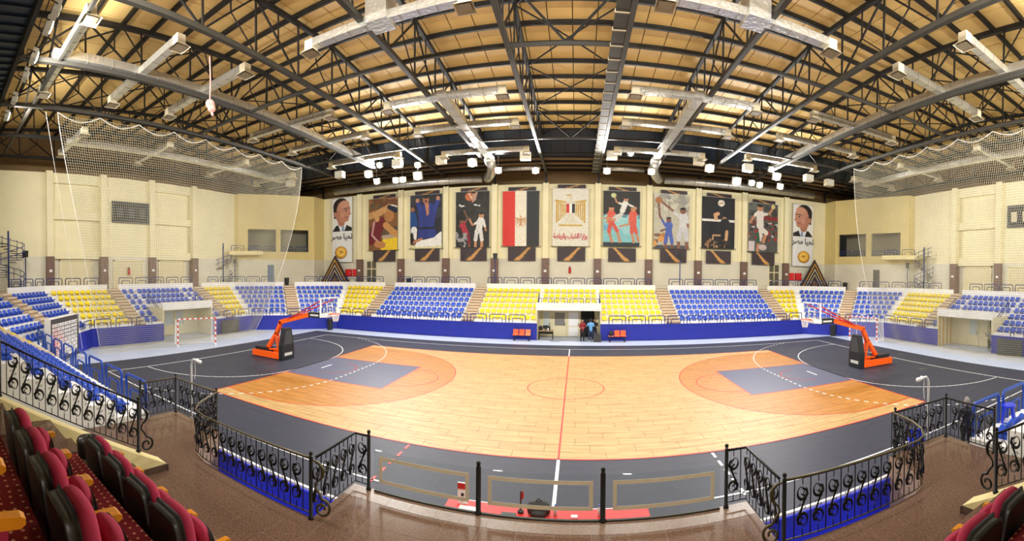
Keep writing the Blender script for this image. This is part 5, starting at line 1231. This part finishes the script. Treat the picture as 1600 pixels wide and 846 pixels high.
def backpack(loc, label, rz=0.0, sc=1.0, m='bag_black', squash=1.0):
    t = thing('backpack', label, 'bag', loc, rz); t.scale = (1.15 if squash < 1 else 1, 1, squash); q = MB()
    q.lathe([(0.12 * sc, 0), (0.2 * sc, 0.05 * sc), (0.21 * sc, 0.25 * sc), (0.16 * sc, 0.4 * sc), (0.05 * sc, 0.45 * sc)], 12); o = obj('body', q, m, t, smooth=True); o.scale = (1, 0.7, 1)
    obj('pocket', MB().lathe([(0.1 * sc, 0), (0.14 * sc, 0.03), (0.13 * sc, 0.2 * sc), (0.05 * sc, 0.24 * sc)], 10, (0, -0.1 * sc, 0.02)), m, t, smooth=True); obj('strap', MB().tube([(-0.06 * sc, 0, 0.42 * sc), (0, 0, 0.52 * sc), (0.06 * sc, 0, 0.42 * sc)], 0.015, 5), m, t)
backpack((3.25, 13.45, 0.49), 'dark backpack on the bench right of the doorway', sc=0.85)
# technical table in the doorway
t = thing('folding_table', 'wooden-topped table with equipment in the central doorway', 'table', (-2.05, 14.45, 0)); obj('top', MB().b2(-0.62, 0.62, -0.35, 0.35, 0.7, 0.74), 'ply', t)
for x in (-0.56, 0.56):
    for y in (-0.3, 0.3): obj('leg', MB().bar((x, y, 0.7), (x, y, 0), 0.05), 'steel', t)
obj('apron', MB().b2(-0.6, 0.6, 0.28, 0.32, 0.4, 0.7), 'black', t)
for i, (x, lab) in enumerate(((-0.75, 'left end of the doorway table'), (0.35, 'right end of the doorway table'))):
    backpack((-2.05 + x * 0.6, 14.5, 0.74), 'black equipment bag at the ' + lab, sc=0.8)
t = thing('monitor', 'small dark monitor in the middle of the doorway table', 'monitor', (-2.1, 14.4, 0.74)); obj('screen', MB().b2(-0.2, 0.2, -0.02, 0.02, 0.12, 0.42), 'black', t); obj('stand', MB().b2(-0.03, 0.03, -0.02, 0.02, 0, 0.14).b2(-0.1, 0.1, -0.08, 0.08, 0, 0.02), 'black', t)
t = thing('paper_cup', 'white cup on the doorway table', 'cup', (-1.85, 14.2, 0.74)); obj('body', MB().lathe([(0.05, 0), (0.07, 0.22)], 10), 'white_plastic', t)
t = thing('floor_speaker', 'grey speaker box on the floor by the doorway', 'loudspeaker', (2.15, 13.55, 0)); obj('cabinet', MB().b2(-0.3, 0.3, -0.22, 0.22, 0, 0.6), 'pad_grey', t); obj('front_grille', MB().b2(-0.26, 0.26, -0.235, -0.22, 0.05, 0.55), 'steel_grey', t); obj('handle', MB().tube([(-0.08, 0, 0.6), (-0.08, 0, 0.66), (0.08, 0, 0.66), (0.08, 0, 0.6)], 0.015, 5), 'black', t)
tag(obj('floor_cable', MB().tube([(-1.7, 14.2, 0.02), (-1.6, 13.5, 0.02), (-1.1, 13.2, 0.02), (-0.8, 13.6, 0.02)], 0.015, 5), 'black'), 'black cable on the floor before the doorway table', 'cable')
# grey sheet leaning on the blue wall by the right tunnel, and one on the left
for x, y, sgn, lab in ((25.95, -4.9, 1, 'right tunnel'), (-27.15, 5.2, -1, 'left doorway')):
    tag(obj('grey_sheet', MB().prism([(x - 0.04, y - 1.0), (x + 0.04, y - 1.0), (x + 0.04, y + 1.0), (x - 0.04, y + 1.0)], 0.0, 1.2), 'pad_grey'), 'grey sheet draped on the blue wall beside the ' + lab, 'cover', 'grey sheets')

# ------------------------------------------------------------------ near terrace: granite platform, railings, theatre chairs
ZP = 1.35
LC = [(-7.45, -12.62), (-7.26, -13.06), (-7.0, -13.56), (-6.73, -13.84), (-6.33, -13.96), (-5.68, -13.98), (-4.89, -13.98), (-4.14, -13.97), (-3.5, -13.96)]
RC = [(6.9, -12.62), (6.86, -13.05), (6.80, -13.35), (6.64, -13.74), (6.39, -14.02), (6.13, -14.12), (5.58, -14.12), (4.9, -14.08), (4.06, -14.02), (3.45, -13.96)]
OUT = [(-9.4, -16.0), (8.75, -16.0), (8.75, -12.62)] + RC + [(3.45, -12.62), (-3.5, -12.62)] + LC[::-1] + [(-9.4, -12.62)]
pf = MB(); pf.prism(OUT, 0.0, ZP - 0.003); plat = struct('floor_terrace', pf, 'grout', label='brown granite tiled terrace above the court edge')
def tiles(poly, xs, ys, z0, z1, m, parent, name='tile', gap=0.005):
    bm = bmesh.new(); vs = [bm.verts.new((p[0], p[1], z1)) for p in poly]; bm.faces.new(vs)
    for x in xs: bmesh.ops.bisect_plane(bm, geom=bm.verts[:] + bm.edges[:] + bm.faces[:], plane_co=(x, 0, 0), plane_no=(1, 0, 0))
    for y in ys: bmesh.ops.bisect_plane(bm, geom=bm.verts[:] + bm.edges[:] + bm.faces[:], plane_co=(0, y, 0), plane_no=(0, 1, 0))
    fs = [[v.co.copy() for v in f_.verts] for f_ in bm.faces]; bm.free()
    for co in fs:
        b2 = bmesh.new(); f_ = b2.faces.new([b2.verts.new(c_) for c_ in co])
        if f_.calc_area() < 0.002: b2.free(); continue
        b2.normal_update()
        r = bmesh.ops.inset_individual(b2, faces=[f_], thickness=gap)
        bmesh.ops.delete(b2, geom=[q for q in b2.faces if q is not f_], context='FACES')
        g = bmesh.ops.extrude_face_region(b2, geom=b2.faces[:]); bmesh.ops.translate(b2, vec=(0, 0, z0 - z1), verts=[e for e in g['geom'] if isinstance(e, bmesh.types.BMVert)])
        bmesh.ops.recalc_face_normals(b2, faces=b2.faces[:]); me = bpy.data.meshes.new(name); b2.to_mesh(me); b2.free(); link(name, me, m, parent)
KER = [(-3.5, -13.02), (3.45, -13.02), (3.45, -12.62), (-3.5, -12.62)]
OUT2 = [(-9.4, -16.0), (8.75, -16.0), (8.75, -12.62)] + RC + [(3.45, -13.02), (-3.5, -13.02)] + LC[::-1] + [(-9.4, -12.62)]
tiles(OUT2, np.arange(-9.03, 8.7, 0.575), np.arange(-15.9, -12.7, 0.575), ZP - 0.02, ZP, 'granite', plat)
tiles(KER, np.arange(-3.1, 3.4, 0.44), [], ZP - 0.02, ZP, 'granite_edge', plat, 'kerb_tile')
# parapets of the two stair pits with blue covering
for x0, x1, lab in ((-7.5, -3.55, 'left'), (3.5, 6.95, 'right')):
    w = struct('wall_pit_' + lab, MB().b2(x0, x1, -12.62, -12.55, 0, 0.92), 'concrete_white', label='low white pit wall in front of the curved railing')
    obj('blue_cover', MB().b2(x0, x1, -12.66, -12.62, 0.0, 0.87), 'tarp_blue', w); obj('blue_floor_cover', MB().b2(x0 + 0.1, x1 - 0.05, -13.9, -12.66, 0.0, 0.03), 'tarp_blue', w)
# sloping side walls of the terrace stairs
for s, lab in ((-1, 'left'), (1, 'right')):
    if s < 0: X0, X1, pr_ = -6.85, -6.5, [(-14.8, ZP), (-14.8, 1.48), (-19.6, 3.95), (-21, 3.95), (-21, ZP)]
    else: X0, X1, pr_ = 6.2, 6.55, [(-15.15, ZP), (-15.15, 1.48), (-19.6, 3.85), (-21, 3.85), (-21, ZP)]
    w = struct('wall_stair_' + lab, MB().ext(pr_, 'x', X0, X1), 'cream_wall', label='cream sloping side wall of the terrace stairs')
    y0 = pr_[0][0]; obj('granite_nose', MB().b2(X0 - 0.03, X1 + 0.03, y0, y0 + 0.03, ZP, ZP + 0.12), 'granite_dark', w); xf = X1 if s < 0 else X0; obj('granite_skirt', MB().b2(xf - 0.02, xf + 0.02, y0 - 1.1, y0, ZP, ZP + 0.13), 'granite_dark', w)
# tiers
TIER = [(2.0, -16.0, -17.25), (2.75, -17.25, -18.5), (3.5, -18.5, -23.0)]
for i, (z, ya, yb) in enumerate(TIER):
    w = struct('floor_tier_%d' % (i + 1), MB().b2(-6.5, 6.2, yb, ya, 0, z - 0.012), 'granite_dark', label='granite seating tier of the terrace')
    obj('carpet_runner', MB().b2(-5.05, 4.75, yb + 0.02, ya - (0.3 if i == 0 else 0.0), z - 0.012, z + 0.006), 'carpet', w)
    for k in range(11 if i == 0 else 0): obj('edge_tile', MB().b2(-5.05 + k * 0.89 + 0.004, -5.05 + (k + 1) * 0.89 - 0.004, ya - 0.3, ya + 0.015, z - 0.03, z + 0.004), 'granite_edge', w)
    for sx in (-1, 1):   # intermediate steps in the side aisles
        a, b = (-6.5, -5.1) if sx < 0 else (4.8, 6.2)
        zp = ZP if i == 0 else TIER[i - 1][0]
        obj('half_step', MB().b2(a, b, ya, ya + 0.42, zp - 0.02, (zp + z) / 2), 'granite', w)
        obj('step_tread', MB().b2(a, b, ya - 0.5, ya + 0.02, z - 0.02, z + 0.006), 'granite', w)
# ornate iron railing
def scroll_mesh():
    pts = []; rs = []
    c = (0.012, 0.155)
    for i in range(26):
        t = i / 25; a = -0.6 * PI + t * 2.55 * PI; r = 0.018 + 0.07 * t ** 0.8
        pts.append((c[0] - r * math.cos(a) * 0.95, 0, c[1] + r * math.sin(a))); rs.append(0.008 + (0.02 * math.sin((t - 0.58) / 0.42 * PI * 0.62) if t > 0.58 else 0.0))
    P0 = pts[-1]
    for k in range(1, 5): f_ = k / 5; pts.append((P0[0] * (1 - f_), 0, P0[2] * (1 - f_))); rs.append(0.015 + 0.011 * (1 - f_))
    pts = [(x * 1.12, y, z * 1.42) for x, y, z in pts]
    full = pts + [(0, 0, 0)] + [(-p[0], 0, -p[2]) for p in reversed(pts)]; rr = rs + [0.014] + rs[::-1]
    q = MB(); q.tube(full, rr, 5)
    for s in (-1, 1):      # small side curls and leaves
        q.tube([(s * 0.0, 0, s * 0.02), (s * 0.035, 0, s * 0.045), (s * 0.055, 0, s * 0.03), (s * 0.05, 0, s * 0.01), (s * 0.035, 0, s * 0.015)], 0.006, 4)
        q.tube([(s * -0.1, 0, s * 0.16), (s * -0.06, 0, s * 0.25), (s * 0.02, 0, s * 0.27)], [0.006, 0.028, 0.004], 5)
        q.tube([(s * -0.07, 0, s * 0.08), (s * -0.04, 0, s * 0.15), (s * 0.03, 0, s * 0.19)], [0.004, 0.02, 0.003], 5)
    q.tube([(0, 0, 0.33), (0, 0, 0.44)], 0.008, 4); q.tube([(0, 0, -0.44), (0, 0, -0.33)], 0.008, 4)
    return q.mesh('scroll', True)
SCROLL = scroll_mesh(); SCROLL.materials.append(MATS['iron'])
BAL = MB().bar((0, 0, -0.44), (0, 0, 0.44), 0.014).mesh('baluster'); BAL.materials.append(MATS['iron'])
POST = MB().lathe([(0.05, 0), (0.05, 0.03), (0.034, 0.04), (0.034, 1.0), (0.026, 1.01), (0.03, 1.03)], 8).ball((0, 0, 1.07), 0.036, 8).mesh('post', True); POST.materials.append(MATS['iron'])
def resample(path, step):
    pts = [Vector(p) for p in path]; L_ = [0]
    for a, b in zip(pts[:-1], pts[1:]): L_.append(L_[-1] + (b - a).length)
    n = max(1, round(L_[-1] / step)); out = []
    for i in range(n + 1):
        d = L_[-1] * i / n; k = max(j for j in range(len(L_)) if L_[j] <= d + 1e-9); k = min(k, len(pts) - 2)
        f_ = (d - L_[k]) / (L_[k + 1] - L_[k]); out.append((pts[k].lerp(pts[k + 1], f_), (pts[k + 1] - pts[k]).normalized()))
    return out
def railing(path, posts, label, brass=True, volute=None, step=0.135):
    t = thing('ornate_railing', label, 'railing', group='black wrought-iron railings')
    up = Vector((0, 0, 1)); top = [Vector(p) + up * 0.99 for p in path]; bot = [Vector(p) + up * 0.09 for p in path]
    obj('handrail', MB().tube(top, 0.022, 6), 'iron_brass' if brass else 'iron', t, smooth=True); obj('bottom_rail', MB().tube(bot, 0.012, 5), 'iron_brass' if brass else 'iron', t)
    for p in posts: link('post', POST, None, t, p)
    for i, (p, d) in enumerate(resample(path, step)):
        if any((Vector(q) - p).length < 0.06 for q in posts): continue
        rz = math.atan2(d.y, d.x); link('scroll' if i % 2 else 'baluster', SCROLL if i % 2 else BAL, None, t, p + up * 0.54, rz)
    if volute:
        p, dx, dy = volute; pts = []; rs = []
        for i in range(30):
            f_ = i / 29; a = PI * 0.5 - f_ * 2.6 * PI; r = 0.15 - 0.11 * f_; pts.append((p[0] + dx * (0.16 + r * math.cos(a)), p[1] + dy * (0.16 + r * math.cos(a)), p[2] + 0.2 + r * math.sin(a))); rs.append(0.024 - 0.006 * f_)
        ctl = [(0.0, 0.97), (0.1, 0.93), (0.17, 0.82), (0.15, 0.7), (0.07, 0.62), (0.045, 0.53), (0.1, 0.45), (0.16, 0.35)]; head = []; hr_ = []
        for i in range(len(ctl) - 1):
            a0, a1, a2, a3 = ctl[max(0, i - 1)], ctl[i], ctl[i + 1], ctl[min(len(ctl) - 1, i + 2)]
            for j in range(4):
                f_ = j / 4; w_ = [-f_ ** 3 / 2 + f_ ** 2 - f_ / 2, 1.5 * f_ ** 3 - 2.5 * f_ ** 2 + 1, -1.5 * f_ ** 3 + 2 * f_ ** 2 + f_ / 2, f_ ** 3 / 2 - f_ ** 2 / 2]
                h_ = sum(w_[n_] * q_[0] for n_, q_ in enumerate((a0, a1, a2, a3))); v_ = sum(w_[n_] * q_[1] for n_, q_ in enumerate((a0, a1, a2, a3)))
                head.append((p[0] + dx * h_, p[1] + dy * h_, p[2] + v_)); hr_.append(0.014 + 0.018 * math.sin(PI * min(1, (i + f_) / 4)) ** 2 if i < 4 else 0.014 + 0.008 * (i + f_ - 4) / 3)
        obj('volute', MB().tube(head + pts, hr_ + rs, 6), 'iron_brass' if brass else 'iron', t, smooth=True)
    return t
def z3(l, z=ZP): return [(x, y, z) for x, y in l]
Pl, Ql, Rl = (-7.5, -12.66), (-9.33, -12.68), (-9.33, -13.85)
railing(z3([Rl, Ql, Pl]), z3([Rl, Ql, Pl]), 'black wrought-iron railing around the left corner of the terrace')
railing(z3([(x - 0.03, y - 0.03) for x, y in LC]), z3([(-3.5, -13.99)]), 'black curved railing with brass handrail along the left pit', volute=((-3.46, -13.99, ZP), 0.9, 0.35))
railing(z3([(-3.16, -12.68), (-3.46, -12.68), (-3.46, -13.9)]), z3([(-3.16, -12.68)]), 'short black railing between the left pit and the glass', brass=False)
Pr, Qr, Rr = (6.98, -12.7), (8.7, -12.8), (8.6, -14.3)
railing(z3([Rr, Qr, Pr]), z3([Rr, Qr, Pr]), 'black wrought-iron railing around the right corner of the terrace', brass=False)
railing(z3([(x + 0.03, y - 0.03) for x, y in RC]), z3([(3.45, -13.99)]), 'black curved railing with brass handrail along the right pit', volute=((3.42, -13.99, ZP), -0.9, 0.35))
railing(z3([(3.04, -12.68), (3.41, -12.68), (3.41, -13.9)]), z3([(3.04, -12.68)]), 'short black railing between the right pit and the glass', brass=False)
railing([(-6.68, -15.35, 1.78), (-6.68, -17.6, 2.93), (-6.68, -19.4, 3.86)], [(-6.68, -15.35, 1.78), (-6.68, -18.1, 3.19)], 'black wrought-iron railing climbing the left stair wall', brass=False, volute=((-6.68, -15.33, 1.7), 0.1, 1.0))
railing([(6.38, -15.7, 1.78), (6.38, -17.6, 2.8), (6.38, -19.4, 3.76)], [(6.38, -15.7, 1.78), (6.38, -18.1, 3.07)], 'black wrought-iron railing climbing the right stair wall', brass=False, volute=((6.38, -15.68, 1.7), 0.1, 1.0))
# glass balustrade
POST2 = MB().lathe([(0.06, 0), (0.06, 0.03), (0.045, 0.04), (0.045, 0.78), (0.03, 0.8), (0.036, 0.82)], 10).ball((0, 0, 0.85), 0.038, 8).mesh('glass_post', True); POST2.materials.append(MATS['iron'])
gl = [-3.1, -1.1, 0.94, 2.98]
for i in range(3):
    a, b = gl[i], gl[i + 1]; t = thing('glass_balustrade', 'glass balustrade panel with a beige tape frame, %s from the left' % nth(i), 'balustrade', ((a + b) / 2, -12.68, ZP), group='glass balustrade panels'); w = (b - a) / 2 - 0.06
    g = obj('pane', MB().b2(-w, w, -0.006, 0.006, 0.03, 0.76), 'glass', t)
    w2 = w - 0.1; fr = MB(); fr.b2(-w2, w2, -0.009, -0.007, 0.18, 0.245); fr.b2(-w2, w2, -0.009, -0.007, 0.6, 0.665); fr.b2(-w2, -w2 + 0.065, -0.009, -0.007, 0.245, 0.6); fr.b2(w2 - 0.065, w2, -0.009, -0.007, 0.245, 0.6); obj('tape_frame', fr, 'tape', g)
    obj('shoe_rail', MB().b2(-w, w, -0.02, 0.02, 0.0, 0.03), 'steel_grey', t)
    if i < 2: link('post', POST2, None, t, ((b - a) / 2, 0, 0))
# theatre chairs
def slab(outline, y0, y1, e, q=None):
    """soft rounded slab: outline in x,z pushed from y0 to y1 with rounded rims"""
    q = q or MB(); n = len(outline); cx = sum(p[0] for p in outline) / n; cz = sum(p[1] for p in outline) / n
    k_ = 1 - min(0.2, e * 2.6); rings = [(y0, k_), (y0 + e * 0.35, (1 + 2 * k_ + 0.35) / 3 if e < 0.03 else 0.93), (y0 + e, 1.0), (y1 - e, 1.0), (y1 - e * 0.35, (1 + 2 * k_ + 0.35) / 3 if e < 0.03 else 0.93), (y1, k_)]; vs = []; fs = []
    for y, s in rings:
        for x, z in outline: vs.append((cx + (x - cx) * s, y, cz + (z - cz) * s))
    for i in range(len(rings) - 1):
        for k in range(n): fs.append((i * n + k, i * n + (k + 1) % n, (i + 1) * n + (k + 1) % n, (i + 1) * n + k))
    fs += [tuple(range(n - 1, -1, -1)), tuple((len(rings) - 1) * n + k for k in range(n))]
    return q.add(vs, fs)
def super_outline(w, z0, z1, p=3.2, n=28, top=1.0):
    o = []
    for i in range(n):
        a = 2 * PI * i / n; c, s = math.cos(a), math.sin(a); x = w * math.copysign(abs(c) ** (2 / p), c); z = math.copysign(abs(s) ** (2 / p), s)
        f_ = 1 - (1 - top) * max(0, z); o.append((x * f_, (z0 + z1) / 2 + z * (z1 - z0) / 2))
    return o
def tilt(q, ang, pivot):
    ca, sa = math.cos(ang), math.sin(ang); q.v = [(x, pivot[0] + (y - pivot[0]) * ca - (z - pivot[1]) * sa, pivot[1] + (y - pivot[0]) * sa + (z - pivot[1]) * ca) for x, y, z in q.v]; return q
def theatre_chair():
    t = thing('theatre_chair', 'chair', 'chair')
    sh = slab(super_outline(0.262, 0.26, 1.05, 6.5, 36, 0.9), -0.17, -0.06, 0.022); obj('back_shell', tilt(sh, 0.14, (0, 0.4)), 'shell', t, smooth=True)
    cu = slab(super_outline(0.252, 0.36, 1.07, 4.2, 32, 0.9), -0.08, 0.07, 0.05); obj('back_cushion', tilt(cu, 0.14, (0, 0.4)), 'velvet', t, smooth=True)
    st = slab(super_outline(0.235, 0.30, 0.82, 3.0, 28, 0.95), 0.12, 0.26, 0.06); obj('seat_cushion', tilt(st, 0.12, (0.1, 0.4)), 'velvet', t, smooth=True)
    us = slab(super_outline(0.225, 0.36, 0.76, 3.2, 20), 0.225, 0.27, 0.015); obj('seat_shell', tilt(us, 0.12, (0.1, 0.4)), 'shell', t, smooth=True)
    for s in (-1, 1):
        obj('arm_panel', MB().b2(s * 0.275 - 0.02, s * 0.275 + 0.02, -0.12, 0.3, 0.16, 0.62), 'velvet', t)
        ar = MB(); ar.ext([(-0.16, 0.62), (0.36, 0.62), (0.385, 0.64), (0.385, 0.665), (0.36, 0.68), (-0.16, 0.69)], 'x', s * 0.272 - 0.03, s * 0.272 + 0.03); obj('armrest', ar, 'wood_arm', t)
        obj('leg', MB().b2(s * 0.265 - 0.02, s * 0.265 + 0.02, -0.05, 0.2, 0.03, 0.18).b2(s * 0.265 - 0.03, s * 0.265 + 0.03, -0.15, 0.3, 0.0, 0.03), 'shell', t)
    return t
CH = theatre_chair(); first = True
RO = [('front', -16.93, 2.0, [-4.68 + 0.605 * k for k in range(4)], 'left'), ('middle', -18.2, 2.75, [-3.98 + 0.605 * k for k in range(4)], 'left'), ('back', -19.2, 3.5, [-2.31 + 0.605 * k for k in range(2)], 'left'), ('front', -16.98, 2.0, [4.35, 3.745], 'right'), ('middle', -18.2, 2.75, [4.1], 'right')]
for nm, y, z, xs, side in RO:
    for k, x in enumerate(xs):
        lab = 'burgundy theatre chair with amber armrests, %s from the %s stairs in the %s row' % (nth(k), side, nm)
        if first: first = False; CH.location = (x, y, z + 0.006); CH['label'] = lab; CH['group'] = 'burgundy theatre chairs'
        else: dup(CH, (x, y, z + 0.006), 0, lab, 'burgundy theatre chairs')
# waste bin with a bag by the stairs
t = thing('waste_bin', 'waste bin lined with a dark plastic bag beside the left stairs', 'bin', (-5.72, -16.8, 2.006)); t.scale = (1.15, 1.15, 1.35); obj('bucket', MB().lathe([(0.11, 0), (0.15, 0.42)], 12), 'grille_white', t, smooth=True); obj('bag', MB().lathe([(0.12, 0.1), (0.165, 0.4), (0.175, 0.46), (0.15, 0.49), (0.13, 0.44), (0.1, 0.3)], 14), 'plastic_bag', t, smooth=True)
# white gooseneck poles at the terrace corners
for s, x, y in ((-1, -9.0, -12.35), (1, 8.35, -12.5)):
    t = thing('gooseneck_lamp', 'white gooseneck pole lamp beside the %s corner post' % ('left' if s < 0 else 'right'), 'lamp', (x, y, 0.0), 0, 'gooseneck lamps'); k = 1 if s < 0 else -1
    obj('pole', MB().tube([(0, 0, 0), (0, 0, 2.72), (k * 0.03, 0, 2.82), (k * 0.1, 0, 2.9), (k * 0.2, 0, 2.9)], 0.03, 8), 'white_metal', t, smooth=True); obj('head', MB().tube([(k * 0.2, 0, 2.9), (k * 0.26, 0, 2.9), (k * 0.3, 0, 2.88), (k * 0.42, 0, 2.87)], [0.03, 0.06, 0.05, 0.06], 8), 'white_metal', t, smooth=True); obj('cable', MB().tube([(k * 0.16, 0, 2.88), (k * 0.19, 0, 2.6), (k * 0.15, 0, 2.35)], 0.01, 4), 'white_metal', t); obj('base', MB().lathe([(0.14, 0), (0.14, 0.03), (0.04, 0.06)], 10), 'white_metal', t)
# scorers' table below the glass
t = thing('scorers_table', 'long table under a red cloth below the glass balustrade', 'table', (-0.06, -11.62, 0)); obj('top', MB().b2(-1.95, 1.95, -0.3, 0.3, 0.71, 0.74), 'ply', t); obj('cloth', MB().b2(-1.98, 1.98, -0.33, 0.33, 0.74, 0.755).b2(-1.98, 1.98, 0.31, 0.33, 0.1, 0.74).b2(-1.98, -1.96, -0.33, 0.33, 0.1, 0.74).b2(1.96, 1.98, -0.33, 0.33, 0.1, 0.74), 'red_bright', t)
for x in (-1.8, 1.8):
    for y in (-0.24, 0.24): obj('leg', MB().bar((x, y, 0.71), (x, y, 0), 0.05), 'steel', t)
for x, w, m in ((-1.5, 0.4, 'white_plastic'), (-0.7, 0.18, 'red')): obj('cloth_print', MB().b2(x - w / 2, x + w / 2, -0.22, 0.12, 0.755, 0.758), m, t)
backpack((-0.2, -11.5, 0.757), 'black backpack on the red table', sc=0.95, squash=0.6)
t = thing('banner_stand', 'small white and red standing sign at the left end of the red table', 'sign', (-1.72, -11.45, 0.757)); obj('panel', MB().b2(-0.1, 0.1, -0.015, 0.015, 0, 0.42), 'white_plastic', t); obj('red_head', MB().b2(-0.1, 0.1, -0.02, -0.015, 0.3, 0.42), 'red', t)
for z in (0.06, 0.16): obj('print_mark', MB().b2(-0.03, 0.03, -0.02, -0.015, z, z + 0.06), 'black', t)
t = thing('desk_flag', 'small red desk flag on a black pole on the red table', 'flag', (-0.55, -11.5, 0.757)); obj('pole', MB().tube([(0, 0, 0.04), (0, 0, 0.42)], 0.015, 6), 'black', t); obj('flag', MB().ext([(0, 0.22), (0.06, 0.3), (0.05, 0.44), (0.0, 0.36)], 'y', -0.008, 0.008), 'red', t); obj('base', MB().lathe([(0.06, 0), (0.06, 0.04), (0.03, 0.06)], 10), 'black', t)
for i, (x, lab) in enumerate(((0.12, 'beside the backpack'), (0.95, 'near the right end'))):
    t = thing('water_bottle', 'clear water bottle on the red table ' + lab, 'bottle', (x, -11.55, 0.757)); obj('body', MB().lathe([(0.035, 0), (0.035, 0.15), (0.015, 0.19), (0.015, 0.2)], 8), 'pane_pale', t, smooth=True); obj('cap', MB().lathe([(0.018, 0.2), (0.018, 0.225)], 8), 'rail_bright', t)
tag(obj('folded_paper', MB().b2(0.42, 0.54, -11.6, -11.52, 0.757, 0.78), 'white_plastic'), 'small folded white paper on the red table', 'paper')
tag(obj('court_bag', MB().b2(-0.9, -0.62, -11.75, -11.6, 0.757, 0.8), 'dark_green'), 'small dark pouch on the red table', 'pouch')
